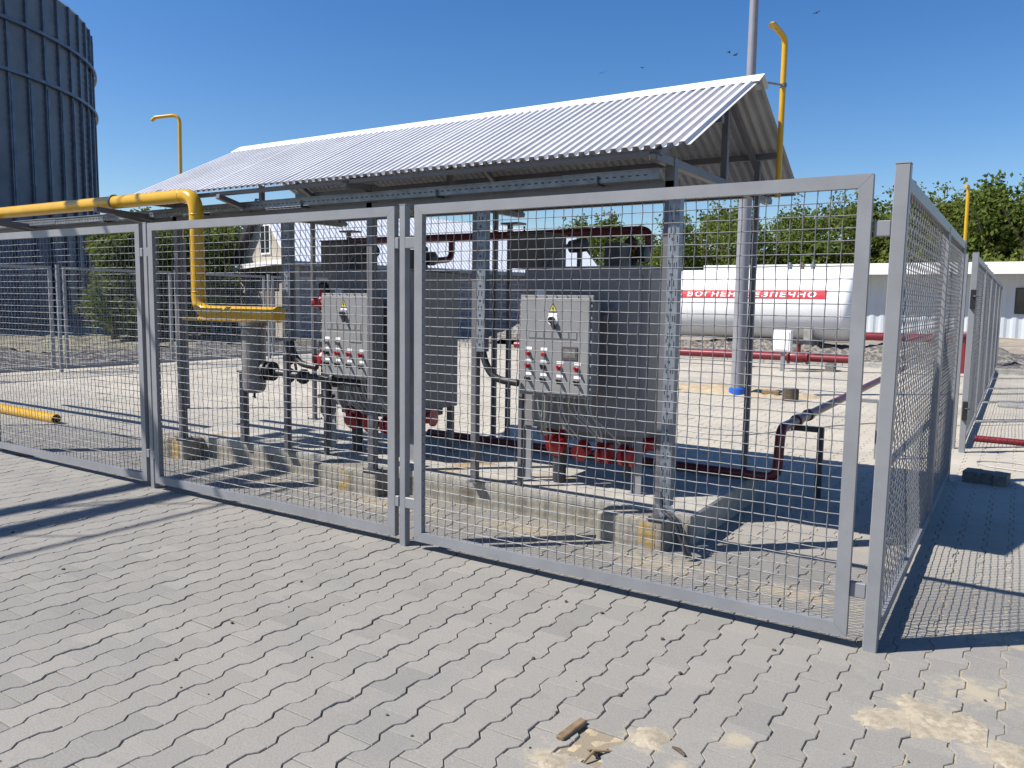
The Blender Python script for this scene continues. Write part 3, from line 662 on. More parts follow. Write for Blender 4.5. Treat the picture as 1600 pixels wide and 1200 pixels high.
# ------------------------------------------------------------------ vaporiser cabinets
def cabinet(X, label):
    # X = right side of the casing
    t = thing('vaporizer_cabinet', label, 'gas cabinet', (X, 1.32, .195), 'grey gas vaporizer cabinets')
    x0, x1, y0, y1, z0, z1 = X-.98, X, 1.32, 1.93, .60, 1.77
    mb = MB(); mb.box(x0, x1, y0, y1, z0, z1, .006); body = mb.build('casing', M['cab'], t)
    mb = MB()
    mb.box(x0+.03, x0+.46, y0-.008, y0-.0005, z0+.05, z1-.05, .002); mb.box(x0+.48, x1-.04, y0-.008, y0-.0005, z0+.05, z1-.05, .002)
    mb.build('front_cover', M['cab'], body)
    mb = MB(); mb.box(x1+.0005, x1+.006, y0+.04, y1-.04, z0+.04, z1-.04, .002); mb.build('side_cover', M['cab'], body)
    mb = MB(); mb.box(x0-.01, x1+.01, y0-.012, y1+.01, z1+.0005, z1+.014, .003); mb.build('lid', M['cab'], body)
    for xx in (x0+.03, x1-.05):
        for yy in (y0+.03, y1-.03):
            mb = MB(); mb.box(xx-.035, xx+.035, yy-.004, yy+.004, .203, z0+.05-.055, .001); mb.box(xx-.035, xx-.027, yy-.02, yy-.0042, .203, z0-.005, .001); lg = mb.build('leg', M['steel'], t)
            mb = MB(); mb.box(xx-.06, xx+.06, yy-.05, yy+.05, .196, .2025, .001); mb.build('foot_plate', M['steel'], lg)
    for xx, zz in ((x0+.10, z1-.2), (x1-.30, z1-.28)):
        mb = MB(); mb.box(xx, xx+.09, y0-.0105, y0-.0085, zz, zz+.05, .0005); mb.build('data_plate', M['label'] if xx < x0+.2 else M['galv'], body)
    for zz in (z0+.3, z1-.3):
        mb = MB(); mb.box(x0+.455, x0+.485, y0-.014, y0-.0085, zz, zz+.06, .002); mb.build('hinge', M['dark'], body)
    # hood at the top left
    mb = MB(); mb.box(x0-.265, x0+.05, 1.50, 1.86, z1+.018, z1+.275, .004); hd = mb.build('hood', M['hood'], t)
    mb = MB(); mb.box(x0-.275, x0+.06, 1.49, 1.87, z1+.2755, z1+.287, .002); mb.build('hood_lid', M['hood'], hd)
    # gland box and vented cap on the lid
    mb = MB(); mb.box(x1-.48, x1-.34, 1.62, 1.80, z1+.016, z1+.20, .006); mb.build('junction_box', M['dark'], t)
    mb = MB(); p = Vector((x1-.62, 1.50, z1+.015)); mb.tube([p, p+Vector((0, 0, .13))], .02, 10); mb.lathe([(.01, -.085), (.045, -.08), (.05, -.02), (.05, .05), (.03, .06)], p+Vector((0, 0, .16)), (1, 0, .1), 14); mb.build('relief_valve', M['dark'], t)
    mb = MB(); mb.tube(bend([p+Vector((-.08, 0, .16)), p+Vector((-.18, -.02, .14)), p+Vector((-.25, -.06, .03)), p+Vector((-.26, -.16, -.25))], .1, 8), .017, 10); mb.build('hose', M['frame'], t)
    # pressure regulator, rear right of the lid
    r_ = Vector((x1-.36, 2.02, z1+.09))
    mb = MB(); mb.tube([r_+Vector((-.02, -.1, -.075)), r_+Vector((-.02, -.1, .0))], .035, 12); mb.lathe([(.03, -.1), (.06, -.09), (.062, -.01), (.04, 0), (.04, .05), (.062, .06), (.062, .11), (.03, .12)], r_+Vector((-.02, -.1, .04)), (1, 0, 0), 16); reg = mb.build('regulator', M['dark'], t)
    mb = MB(); mb.lathe([(.045, -.02), (.05, 0), (.05, .05), (.045, .07)], r_+Vector((-.06, -.1, .04)), (1, 0, 0), 16); mb.tube([r_+Vector((.0, -.1, .04)), r_+Vector((.0, -.1, .10))], .025, 10); mb.build('brass_body', M['brass'], reg)
    mb = MB(); mb.lathe([(.05, 0), (.055, .012), (.055, .035), (.02, .06), (.02, .085)], r_+Vector((-.04, -.1, .105)), (0, 0, 1), 16); mb.build('regulator_cap', M['black'], reg)
    # red flanged heads under the casing
    def flange(px_, py_, pz, ax, L, sc=1.0):
        q = MB(); q.lathe([(.045*sc, 0), (.075*sc, .001), (.075*sc, .028), (.05*sc, .03), (.05*sc, L*.6), (.078*sc, L*.61), (.078*sc, L*.61+.026), (.03*sc, L*.61+.03)], (px_, py_, pz), ax, 18)
        axv = Vector(ax).normalized(); ref = Vector((0, 0, 1)) if abs(axv.z) < .9 else Vector((1, 0, 0)); a = axv.cross(ref).normalized(); b_ = axv.cross(a)
        for k in range(8):
            cpt = Vector((px_, py_, pz))+(a*math.cos(k*.785)+b_*math.sin(k*.785))*.064*sc; q.tube([cpt-axv*.008, cpt+axv*.038], .007*sc, 6)
        return q.build('flange', M['red'], t)
    flange(x0+.18, y0+.10, .53, (1, 0, 0), .18); flange(x0+.30, y0+.04, .50, (0, -1, -.5), .10, .9); flange(x0+.50, y0+.06, .48, (0, -1, -.35), .12, .8)
    flange(x0+.62, y0+.05, .46, (1, 0, 0), .12, 1.0); flange(x0+.80, y0+.05, .46, (1, 0, 0), .14, 1.05)
    flange(x1-.08, y0+.16, .53, (1, .25, .1), .2, .95)
    mb = MB(); mb.tube([(x0+.30, y0+.05, .48), (x0+.30, y0+.05, .206)], .05, 12); mb.build('drain_pipe', M['dark'], t); mb = MB(); mb.tube([(x0+.82, y0+.1, .40), (x0+.82, y0+.1, .30)], .03, 10); mb.build('drain_pipe', M['dark'], t)
    mb = MB(); mb.box(x0+.08, x1-.1, y0+.08, y1-.08, .52, .598, .004); mb.build('bottom_pan', M['cab'], t)
    return t
XA, XB = -1.64, -3.68
cabA = cabinet(XA, 'right grey gas vaporizer cabinet, nearer the corner post')
cabB = cabinet(XB, 'left grey gas vaporizer cabinet, partly behind the middle post')

def control_box(x0, label, swap):
    y = 1.00; z0, z1, w = .900, 1.557, .535
    t = thing('control_box', label, 'control box', (x0, y, z0), 'explosion proof control boxes')
    mb = MB(); mb.box(x0+.01, x0+w-.01, y+.03, y+.20, z0+.005, z1-.005, .02); mb.build('housing', M['panel'], t)
    mb = MB(); mb.box(x0-.018, x0+w+.018, y+.022, y+.040, z0-.02, z1+.02, .006)
    for k in range(7):
        xx = x0+.02+k*(w-.04)/6
        for zz in (z0-.008, z1+.009): mb.lathe([(.010, 0), (.010, .010)], (xx, y+.021, zz), (0, -1, 0), 8)
    for k in range(8):
        zz = z0+.05+k*(z1-z0-.1)/7
        for xx in (x0-.008, x0+w+.008): mb.lathe([(.010, 0), (.010, .010)], (xx, y+.021, zz), (0, -1, 0), 8)
    mb.build('door_flange', M['panel'], t)
    mb = MB(); mb.box(x0, x0+w, y, y+.0215, z0, z1, .018); door = mb.build('door', M['panel'], t)
    def P(u, v): return Vector((x0+u*w, y-.0008, z1-v*(z1-z0)))
    # warning sign
    c = P(.48, .10); mb = MB(); mb.prism([c+Vector((-.032, 0, -.03)), c+Vector((.032, 0, -.03)), c+Vector((0, 0, .035))], (0, -.0012, 0)); sg = mb.build('warning_sign', M['signyel'], t)
    mb = MB(); mb.prism([c+Vector((.004, -.0016, .014)), c+Vector((-.010, -.0016, -.008)), c+Vector((-.001, -.0016, -.006)), c+Vector((-.003, -.0016, -.022)), c+Vector((.010, -.0016, -.001)), c+Vector((.002, -.0016, -.003))], (0, -.0006, 0))
    for a_, b_ in (((-.032, -.03), (.032, -.03)), ((.032, -.03), (0, .035)), ((0, .035), (-.032, -.03))):
        mb.beam(c+Vector((a_[0]*.93, -.0016, a_[1]*.93)), c+Vector((b_[0]*.93, -.0016, b_[1]*.93)), .001, .003, ch=0)
    mb.build('lightning_mark', M['black'], sg)
    mb = MB(); mb.box(c.x-.034, c.x+.034, y-.002, y-.0006, c.z-.052, c.z-.036, .0004); mb.build('label_plate', M['label'], t)
    # rotary isolator
    c = P(.48, .225); mb = MB(); mb.lathe([(.040, 0), (.040, .004), (.036, .006)], c, (0, -1, 0), 24); hub = mb.build('isolator_ring', M['label'] if not swap else M['panel'], t)
    mb = MB(); mb.lathe([(.022, 0), (.022, .028), (.018, .032)], c+Vector((0, -.006, 0)), (0, -1, 0), 16); d_ = Vector((.45, 0, -.9)).normalized(); mb.obox(c+Vector((0, -.03, 0))+d_*.025, d_, Vector((0, 1, 0)), d_.cross(Vector((0, 1, 0))), .045, .012, .010, .003); mb.build('isolator_handle', M['black'], hub)
    # engraved marks plate
    mb = MB(); c = P(.48, .385); mb.box(c.x-.19, c.x+.19, y-.0018, y-.0004, c.z-.028, c.z+.028, .0004); rp = mb.build('rating_plate', M['frame'], t)
    mb = MB()
    for k in range(6):
        q = c.x-.16+k*.064; mb.box(q-.025, q+.025, y-.0030, y-.0022, c.z-.02, c.z+.02, .0002)
    mb.build('plate_fields', M['panel'], rp)
    c = P(.735, .565) if not swap else P(.72, .50)
    mb = MB(); mb.box(c.x-.06, c.x+.06, y-.006, y-.0004, c.z-.045, c.z+.045, .003); dp = mb.build('display_window', M['hood'] if not swap else M['panel'], t)
    if not swap:
        mb = MB(); mb.box(c.x-.045, c.x+.045, y-.0075, y-.0062, c.z-.03, c.z+.03, .0005); mb.build('display_screen', M['stone'], dp)
    rows = [(.585, [(.13, 'r'), (.36, 'r')]), (.715, [(.13, 'r'), (.36, 'b'), (.60, 'r'), (.85, 'r')]), (.855, [(.13, 'b'), (.36, 'b'), (.60, 'b'), (.85, 'b')])]
    if swap: rows = [(.585, [(.13, 'k'), (.36, 'k')]), (.715, [(.13, 'b'), (.36, 'r'), (.60, 'r'), (.85, 'r')]), (.855, [(.13, 'b'), (.36, 'b'), (.60, 'b'), (.85, 'b')])]
    for v, items in rows:
        for u, kk in items:
            c = P(u, v+.012*(u-.1)); mb = MB(); mb.box(c.x-.026, c.x+.026, y-.0024, y-.0004, c.z+.026, c.z+.045, .0004); mb.build('label_plate', M['label'], t)
            mb = MB(); mb.lathe([(.016, 0), (.016, .008), (.012, .010), (.012, .030), (.009, .034)], c, (0, -1, 0), 14)
            if kk != 'r' or v > .6:
                mb.obox(c+Vector((0, -.036, 0)), Vector((.4, 0, -.9)).normalized(), Vector((0, 1, 0)), Vector((.9, 0, .4)).normalized(), .018, .009, .006, .002)
            mb.build('switch_knob', M['red'] if kk == 'r' else (M['black'] if kk == 'b' else M['panel']), t)
    # stand arms tying the box to the plinth and the cabinet
    for xx in (x0+.0, x0+w-.02):
        mb = MB(); mb.box(xx-.02+.0, xx+.03, y+.2005, 1.318, z1-.15, z1-.11, .002); mb.build('bracket', M['frame'], t)
    mb = MB(); mb.box(x0-.05, x0-.019, y+.06, y+.10, .203, z1-.02, .002); mb.build('stand_leg', M['frame'], t)
    for k in range(11):
        xx = x0+.07+k*.043; q = MB(); sx_ = random.uniform(-.12, .14); dx = .1 if k > 5 else -.02
        q.tube(bend([(xx, y+.12, z0+.01), (xx, y+.12+random.uniform(-.03, .03), z0-.12), (xx+dx+sx_*.5, y+.16, z0-.24), (xx+dx+sx_, y+.25, z0-.34)], .09, 5), .0065, 6)
        q.build('cable', M['cable'], t)
    return t
control_box(-2.447, 'grey control box on the right cabinet, with brown display and red knobs', False)
control_box(-4.405, 'grey control box on the left cabinet, with a plain face and no dark display', True)

# ------------------------------------------------------------------ yellow gas piping
t = thing('gas_pipe', 'thick yellow gas pipe running from the left edge and down through the elbow', 'pipe', (-5.27, .45, 1.4))
mb = MB(); mb.tube(bend([(-14, .45, 2.37), (-5.262, .45, 2.362), (-5.262, .45, 1.405), (-4.30, .45, 1.405)], .15, 10), .057, 20); mb.build('pipe_run', M['yellow'], t)
for (p, ax) in (((-5.44, .45, 2.362), (1, 0, 0)), ((-5.262, .45, 2.20), (0, 0, 1)), ((-5.262, .45, 1.57), (0, 0, 1)), ((-5.10, .45, 1.405), (1, 0, 0))):
    mb = MB(); mb.lathe([(.0575, -.006), (.0595, -.003), (.0595, .003), (.0575, .006)], p, ax, 20); mb.build('weld_seam', M['yellow'], t)
mb = MB(); mb.lathe([(.0572, -.012), (.062, -.011), (.062, .011), (.0572, .012)], (-6.42, .45, 2.37), (1, 0, 0), 20); mb.build('strap', M['dark'], t)
mb = MB(); mb.lathe([(.04, .0005), (.064, .001), (.064, .016), (.05, .02)], (-4.30, .45, 1.405), (1, 0, 0), 20); mb.build('end_cap', M['yellow'], t)
t = thing('gas_branch_pipe', 'thin yellow branch pipe just below the thick yellow pipe', 'pipe', (-5.2, .78, 1.33))
mb = MB(); mb.tube(bend([(-5.95, .78, 1.335), (-4.98, .78, 1.335), (-4.92, .95, 1.34)], .05), .016, 12); mb.build('pipe_run', M['yellow'], t)
for xx in (-5.7, -5.4): 
    mb = MB(); mb.lathe([(.017, -.012), (.021, -.011), (.021, .011), (.017, .012)], (xx, .78, 1.335), (1, 0, 0), 12); mb.build('coupling', M['yellow'], t)
t = thing('loose_pipe', 'open ended yellow pipe lying on the pavers at left', 'pipe', (-9.5, 1.26, .06))
mb = MB()
A0, A1 = Vector((-13, 1.36, .058)), Vector((-9.12, 1.25, .058)); ax = (A1-A0)
mb.lathe([(.048, ax.length-.25), (.048, ax.length), (.057, ax.length), (.057, 0), (.048, 0), (.048, .25)], A0, ax, 20); mb.build('pipe_wall', [M['yellow']], t)
mb = MB(); mb.lathe([(.0475, ax.length-.26), (.0475, ax.length-.2)], A0, ax, 16); mb.build('pipe_inside', M['black'], t)
# vent pipes
t = thing('vent_pipe', 'slender yellow vent pipe with bent top rising left behind the canopy', 'vent pipe', (-9.1, 3.0, 0))
mb = MB(); mb.box(-9.16, -9.08, 2.96, 3.04, -.02, 2.3, .003); mb.build('support_post', M['frame'], t)
mb = MB(); mb.tube(bend([(-9.11, 3, 2.31), (-9.08, 3, 3.93), (-9.40, 2.85, 3.90)], .12, 8), .023, 12); mb.tube([(-9.39, 2.855, 3.902), (-9.44, 2.83, 3.86)], .023, 12); mb.build('pipe_run', M['yellow'], t)
t = thing('vent_pipe', 'yellow vent pipe with bent top, clamped to the right gable of the canopy', 'vent pipe', (-1.03, 2.2, 0))
mb = MB(); mb.tube(bend([(-1.035, 2.2, 2.30), (-1.035, 2.2, 3.40), (-1.075, 2.02, 3.455), (-1.075, 1.98, 3.43)], .05, 6), .0205, 12); mb.build('pipe_run', M['yellow'], t)
mb = MB(); mb.lathe([(.0207, -.014), (.027, -.013), (.027, .013), (.0207, .014)], (-1.035, 2.2, 3.08), (0, 0, 1), 12); mb.tube(bend([(-1.04, 2.18, 3.08), (-1.10, 2.03, 3.07), (-1.14, 1.95, 3.06)], .04), .008, 8); mb.build('clamp', M['galv'], t)
t = thing('vent_pipe', 'yellow vent pipe at right, standing behind the gate post before the trees', 'vent pipe', (-.17, 8, 0))
mb = MB(); mb.tube(bend([(-.155, 8, 0), (-.175, 8, 3.06), (-.20, 7.9, 3.05)], .03), .021, 10); mb.build('pipe_run', M['yellow'], t)
t = thing('gas_manifold_pipe', 'short horizontal yellow pipe under the right end of the canopy eave', 'pipe', (-1.2, 2.2, 2.35))
mb = MB(); mb.tube([(-1.95, 2.2, 2.375), (-1.00, 2.2, 2.375)], .03, 12); mb.build('pipe_run', M['yellow'], t)

# ------------------------------------------------------------------ gas filter and valve train
FX, FY = -5.22, 0.97
t = thing('gas_filter', 'grey vertical filter vessel with dished bottom under the yellow pipe', 'filter', (FX, FY, .195))
c = Vector((FX, FY, 0))
mb = MB(); mb.lathe([(.02, .685), (.06, .69), (.09, .71), (.103, .75), (.103, 1.28), (.125, 1.285), (.125, 1.325), (.05, 1.33), (.05, 1.42)], c, (0, 0, 1), 28); ve = mb.build('vessel', M['cab'], t)
mb = MB(); mb.lathe([(.1035, .80), (.107, .801), (.107, .815), (.1035, .816)], c, (0, 0, 1), 28); mb.build('band', M['cab'], ve)
mb = MB(); mb.tube([(c.x, c.y, .69), (c.x, c.y, .64)], .010, 8); mb.tube([(c.x-.025, c.y, .65), (c.x+.015, c.y, .645)], .007, 8); mb.build('drain_cock', M['black'], t)
mb = MB(); mb.box(c.x-.21, c.x-.15, c.y+.0, c.y+.06, .203, .86, .003); sp_ = mb.build('support_leg', M['frame'], t)
mb = MB(); mb.box(c.x-.22, c.x-.08, c.y-.02, c.y+.08, .861, .875, .002); mb.build('bracket', M['frame'], sp_)
mb = MB(); mb.lathe([(.045, .09), (.045, .13), (.085, .131), (.085, .16), (.06, .163), (.06, .19), (.085, .191), (.085, .22), (.035, .223), (.035, .26)], (c.x, c.y, .89), (1, .12, 0), 20); mb.build('outlet_flange', M['black'], t)
t = thing('valve_train', 'run of dark piping with red capped valves left of the left control box', 'valve', (-4.45, 1.12, .8))
mb = MB(); mb.tube([(-4.97, 1.0, .885), (-4.1, 1.12, .83)], .03, 12); mb.tube([(-4.48, 1.12, .60), (-4.48, 1.12, 1.62)], .045, 12)
for z in (.70, .86, 1.12, 1.36): mb.lathe([(.045, -.012), (.075, -.011), (.075, .011), (.045, .012)], (-4.48, 1.12, z), (0, 0, 1), 14)
for xx in (-4.86, -4.68, -4.3): mb.lathe([(.035, -.015), (.065, -.014), (.065, .014), (.035, .015)], (xx, 1.05, .86), (1, 0, 0), 14)
mb.lathe([(.05, 0), (.055, .05), (.02, .11), (.02, .16)], (-4.48, 1.12, .62), (0, 0, -1), 12); mb.build('pipe_run', M['dark'], t)
for z in (1.50, 1.02):
    mb = MB(); mb.lathe([(.05, -.06), (.062, -.03), (.062, .03), (.035, .06), (.03, .10)], (-4.48, 1.10, z), (0, 0, 1), 14); mb.lathe([(.03, 0), (.045, .01), (.045, .09), (.03, .1)], (-4.48, 1.10, z), (-1, -.3, 0), 12); mb.lathe([(.03, 0), (.045, .01), (.045, .07), (.03, .08)], (-4.48, 1.10, z), (1, -.3, 0), 12); v_ = mb.build('valve_body', M['red'], t)
    mb = MB(); mb.lathe([(.02, 0), (.045, .01), (.045, .05), (.025, .07)], (-4.48, 1.10, z+.10), (0, 0, 1), 12); mb.build('valve_cap', M['black'], v_)
mb = MB(); mb.beam((-4.98, 1.2, 1.47), (-4.62, 1.2, 1.47), .02, .014); mb.build('lever', M['black'], t)
mb = MB(); mb.beam((-5.06, 1.2, 1.47), (-4.985, 1.2, 1.48), .026, .022); mb.build('lever_grip', M['signyel'], t)
mb = MB(); mb.tube([(-4.86, 1.15, .8), (-4.86, 1.12, .96)], .012, 8); mb.lathe([(.045, 0), (.05, .01), (.05, .03), (.045, .035)], (-4.86, 1.08, 1.0), (0, -1, 0), 16); mb.build('pressure_gauge', M['dark'], t)

# ------------------------------------------------------------------ burgundy piping
t = thing('header_pipe', 'upper burgundy header pipe behind the cabinets with bent down branches', 'pipe', (-4, 2.4, 2.1))
mb = MB(); mb.tube(bend([(-5.45, 2.40, 2.125), (-2.10, 2.40, 2.125), (-2.10, 2.40, 1.92), (-2.12, 2.0, 1.88)], .085, 8), .036, 14); mb.build('pipe_run', M['burg'], t)
mb = MB(); mb.tube(bend([(-4.11, 2.40, 2.12), (-4.11, 2.40, 1.92), (-4.13, 2.0, 1.88)], .085, 8), .030, 14); mb.build('branch', M['burg'], t)
mb = MB(); mb.tube([(-3.30, 2.4, 2.16), (-3.30, 2.4, 2.20)], .009, 8); mb.build('plug', M['burg'], t)
for xx, lab in ((-3.50, 'slim dark support post right, carrying the upper burgundy pipe'), (-5.52, 'slim dark support post left, carrying the upper burgundy pipe')):
    t = thing('pipe_support', lab, 'pipe support', (xx, 2.44, .195), 'supports of the upper burgundy pipe')
    mb = MB(); mb.box(xx-.02, xx+.02, 2.455, 2.495, .202, 2.22, .003); mb.build('upright', M['frame'], t)
    mb = MB(); mb.box(xx-.03, xx+.16, 2.36, 2.50, 2.163+.058, 2.228+.01, .002); mb.build('arm', M['frame'], t)
    mb = MB(); mb.box(xx-.05, xx+.05, 2.44, 2.52, .196, .202, .001); mb.build('base_plate', M['frame'], t)
t = thing('supply_pipe', 'lower burgundy pipe along the plinth that rises and runs back at right', 'pipe', (-1.5, 2.3, .24))
mb = MB(); mb.tube(bend([(-4.3, 2.30, .245), (-.97, 2.30, .235), (-.955, 2.30, .615), (-.86, 9.0, .66)], .09, 8), .037, 14); mb.build('pipe_run', M['burg'], t)
for yy in (2.78, 3.16):
    mb = MB(); mb.lathe([(.038, -.035), (.050, -.033), (.050, .033), (.038, .035)], (-.957+.014*(yy-2.3), yy, .615+.0067*(yy-2.3)), (.014, 1, .006), 14); mb.build('coupling', M['burg'], t)
t = thing('pipe_stand', 'dark angle stand holding up the burgundy pipe right of the plinth', 'pipe stand', (-.77, 2.82, 0))
mb = MB(); mb.box(-.795, -.75, 2.80, 2.845, -.02, .575, .003); mb.build('upright', M['dark'], t)
mb = MB(); mb.box(-1.01, -.80+.05, 2.80, 2.845, .5755, .572+.045-.042+.003-.0, .001) if False else mb.beam((-1.0, 2.82, .553), (-.796, 2.82, .553), .04, .04); mb.build('arm', M['dark'], t)
t = thing('pipe_stand', 'grey pipe stand with flat arm seen in the gap beside the corner post', 'pipe stand', (-.64, 4.9, 0))
mb = MB(); mb.box(-.66, -.60, 4.88, 4.94, -.02, .60, .003); mb.beam((-.93, 4.91, .585), (-.661, 4.91, .585), .05, .035); mb.build('upright', M['steel'], t)
t = thing('loose_pipe', 'red pipe lying on the ground outside the right fence opening', 'pipe', (.2, 6.76, .04))
mb = MB(); mb.tube([(.14, 6.78, .036), (3.4, 6.70, .036)], .036, 12); mb.build('pipe_run', M['redpipe'], t)

# small things on the ground right
def ground_bit(name, label, cat, c, hx, hy, hz, a, m, ch=.008):
    mb = MB(); mb.obox(Vector((c[0], c[1], hz)), Vector((math.cos(a), math.sin(a), 0)), Vector((-math.sin(a), math.cos(a), 0)), Vector((0, 0, 1)), hx, hy, hz, ch); o = mb.build(name, m, org=(c[0], c[1], 0)); tag(o, label, cat); return o
mb = MB(); W_ = [(1.25*p_, 1.2*q_) for p_, q_ in [(-.13, -.09), (-.03, -.10), (-.02, -.075), (.05, -.08), (.06, -.10), (.14, -.09), (.14, .07), (.05, .09), (.04, .065), (-.03, .07), (-.04, .09), (-.13, .08)]]
mb.prism([(0.33+x_*math.cos(-.15)-y_*math.sin(-.15), 4.33+x_*math.sin(-.15)+y_*math.cos(-.15), .002) for x_, y_ in W_], (0, 0, .095)); tag(mb.build('loose_paver', M['stone'], org=(.33, 4.33, 0)), 'loose dark grey paver in the canopy shade outside the right fence', 'paver')
ground_bit('drain_cover', 'small white square cover on the pavement at far right', 'cover', (.50, 10.9), .22, .22, .02, 0, M['kerb'])
ground_bit('brick', 'grey brick under the bottom rail of the left gate', 'brick', (-7.45, .10), .11, .055, .024, .1, M['stone'])
ground_bit('brick', 'dark brick at the left edge beside the gate rail', 'brick', (-7.95, .15), .11, .06, .026, -.2, M['brown'])
t = thing('earth_cable', 'thin grey cable looped on the pavement outside the right fence', 'cable', (.3, 5.2, 0))
mb = MB(); mb.tube(bend([(.9, 5.0, .008), (.25, 5.15, .008), (.20, 5.4, .008), (.55, 5.5, .008), (1.2, 5.2, .008)], .15, 6), .006, 6); mb.build('cable_run', M['cable'], t)
t = thing('earth_cable', 'thin dark cable trailing over the pale pavers behind the canopy', 'cable', (-2.4, 5.5, 0))
mb = MB(); mb.tube(bend([(-4.2, 4.9, .008), (-3.3, 5.6, .008), (-2.3, 5.2, .008), (-1.3, 7.2, .008), (-.7, 8.0, .008)], .5, 6), .007, 6); mb.build('cable_run', M['cable'], t)

# lightning mast and what lies round its foot
t = thing('lightning_mast', 'tall grey lightning mast with a blue foot behind the canopy', 'mast', (-3.47, 9.59, 0))
mb = MB(); mb.tube([(-3.47, 9.59, .14), (-3.47, 9.59, 3.6), (-3.47, 9.59, 3.62), (-3.47, 9.59, 9.2)], .1, 20, rr=[.112, .107, .080, .060]); mb.build('pole', M['mast'], t)
mb = MB(); mb.lathe([(.14, -.05), (.14, .12), (.11, .14)], (-3.47, 9.59, 0), (0, 0, 1), 20); mb.build('foot', M['blue'], t)
t = thing('sand_heap', 'low heap of soil and sticks beside the blue foot of the mast', 'soil heap', (-4, 10, 0))
xs = np.linspace(-5.1, -2.0, 34); ys = np.linspace(9.4, 10.9, 18); mb = MB(); vs = []; fs = []
for y_ in ys:
    for x_ in xs:
        e = max(0, 1-((x_+3.7)/1.5)**2-((y_-10.1)/.72)**2); vs.append((x_, y_, -.01+.10*math.sqrt(e)*random.uniform(.5, 1.2)))
for j in range(17):
    for i in range(33):
        a = j*34+i; fs.append((a, a+1, a+35, a+34))
mb.add(vs, fs); mb.build('soil', M['sand'], t); t['kind'] = 'stuff'
ground_bit('brick', 'brown clay brick lying right of the blue mast foot', 'brick', (-2.95, 9.75), .14, .07, .055, .1, M['wood'])
mb = MB(); mb.tube([(-2.55, 9.4, 0), (-2.55, 9.4, .20)], .13, 16); tag(mb.build('stump', M['bark'], org=(-2.55, 9.4, 0)), 'short round stump on the pale pavers right of the mast', 'stump')
mb = MB(); mb.box(-4.95, -4.75, 9.55, 9.75, 0, .13, .02); mb.tube([(-4.85, 9.65, .12), (-4.80, 9.6, .36)], .008, 6); mb.tube([(-4.8, 9.6, .1), (-4.55, 9.5, .16)], .02, 6); tag(mb.build('tool', M['black'], org=(-4.85, 9.65, 0)), 'small black tool standing on the pavers left of the mast', 'tool')

# ------------------------------------------------------------------ LPG tank and its pipes
t = thing('gas_tank', 'big white horizontal gas tank with a red warning band', 'tank', (-6.5, 20.5, 0))
TX0, TX1, TY, TZ, TR = -10.4, -3.66, 20.6, 1.545, 1.045
mb = MB(); prof = []
for k in range(9):
    a = k/8*math.pi/2; prof.append((TR*math.sin(a), -.42*math.cos(a)))
for k in range(9):
    a = math.pi/2*(1-k/8); prof.append((TR*math.sin(a), (TX1-TX0)+.42*math.cos(a)))
mb.lathe(prof, (TX0, TY, TZ), (1, 0, 0), 56); mb.build('shell', M['white'], t)
for xx in (TX0+.05, -8.1, -5.9, TX1-.05):
    mb = MB(); mb.lathe([(TR-.001, -.012), (TR+.004, -.010), (TR+.004, .010), (TR-.001, .012)], (xx, TY, TZ), (1, 0, 0), 56); mb.build('weld_seam', M['white'], t)
for xx in (TX0+.9, TX1-.9):
    mb = MB(); mb.box(xx-.12, xx+.12, TY-.85, TY+.85, 0, .95, .01); mb.build('saddle', M['kerb'], t)
for xx in (-5.0, -5.35, -4.7, -6.4):
    mb = MB(); mb.tube([(xx, TY, TZ+TR-.01), (xx, TY, TZ+TR+.10)], .06, 12); mb.lathe([(.085, 0), (.085, .03), (.04, .04), (.035, .10)], (xx, TY, TZ+TR+.10), (0, 0, 1), 12); mb.build('fitting', M['brass'] if xx == -5.0 else M['galv'], t)
# band wrapped on the shell, lettering on the band
def onshell(x_, s_, off):
    # s_: arc length measured upwards from the foremost line
    a = s_/TR; return Vector((x_, TY-(TR+off)*math.cos(a), TZ+(TR+off)*math.sin(a)))
BZ, BH = 0.300, 0.130
bx0, bx1 = -10.0, -4.09
mb = MB(); n = 60; vs = []
for s_ in (BZ-BH, BZ-BH/2, BZ, BZ+BH/2, BZ+BH):
    for off in (.002, .006): vs += [onshell(bx0, s_, off), onshell(bx1, s_, off)]
fs = []
for k in range(4):
    a = k*4; fs += [(a+2, a+3, a+7, a+6), (a, a+1, a+5, a+4), (a+1, a+3, a+7, a+5), (a, a+2, a+6, a+4)]
fs += [(0, 1, 3, 2), (16, 17, 19, 18)]
mb.add(vs, fs); band = mb.build('warning_band', M['signred'], t)
cu = bpy.data.curves.new('lettering', 'FONT'); cu.body = 'ГАЗ - ВОГНЕНЕБЕЗПЕЧНО'; cu.size = 1.0; cu.offset = 0.025; cu.space_character = 1.22; cu.shear = 0.12; cu.extrude = 0.0; cu.align_x = 'RIGHT'; cu.resolution_u = 3
to = bpy.data.objects.new('lettering', cu); COL.objects.link(to); bpy.context.view_layer.update()
me = bpy.data.meshes.new_from_object(to); bpy.data.objects.remove(to); bpy.data.curves.remove(cu)
import bmesh
b = bmesh.new(); b.from_mesh(me); bmesh.ops.remove_doubles(b, verts=b.verts[:], dist=1e-5)
co = np.array([v.co[:2] for v in b.verts]); mn, mxx = co.min(0), co.max(0)
LX0, LX1, LH = -9.22, -4.36, 0.165
for v in b.verts:
    x_ = LX1-(mxx[0]-v.co.x)/(mxx[0]-mn[0])*(LX1-LX0); s_ = BZ-LH/2+(v.co.y-mn[1])/(mxx[1]-mn[1])*LH*1.0
    p = onshell(x_, s_, .0085)-Vector(t['base']); v.co = p
b.to_mesh(me); b.free(); me.materials.clear(); me.materials.append(M['label'])
lo = bpy.data.objects.new('lettering', me); COL.objects.link(lo); lo.parent = band
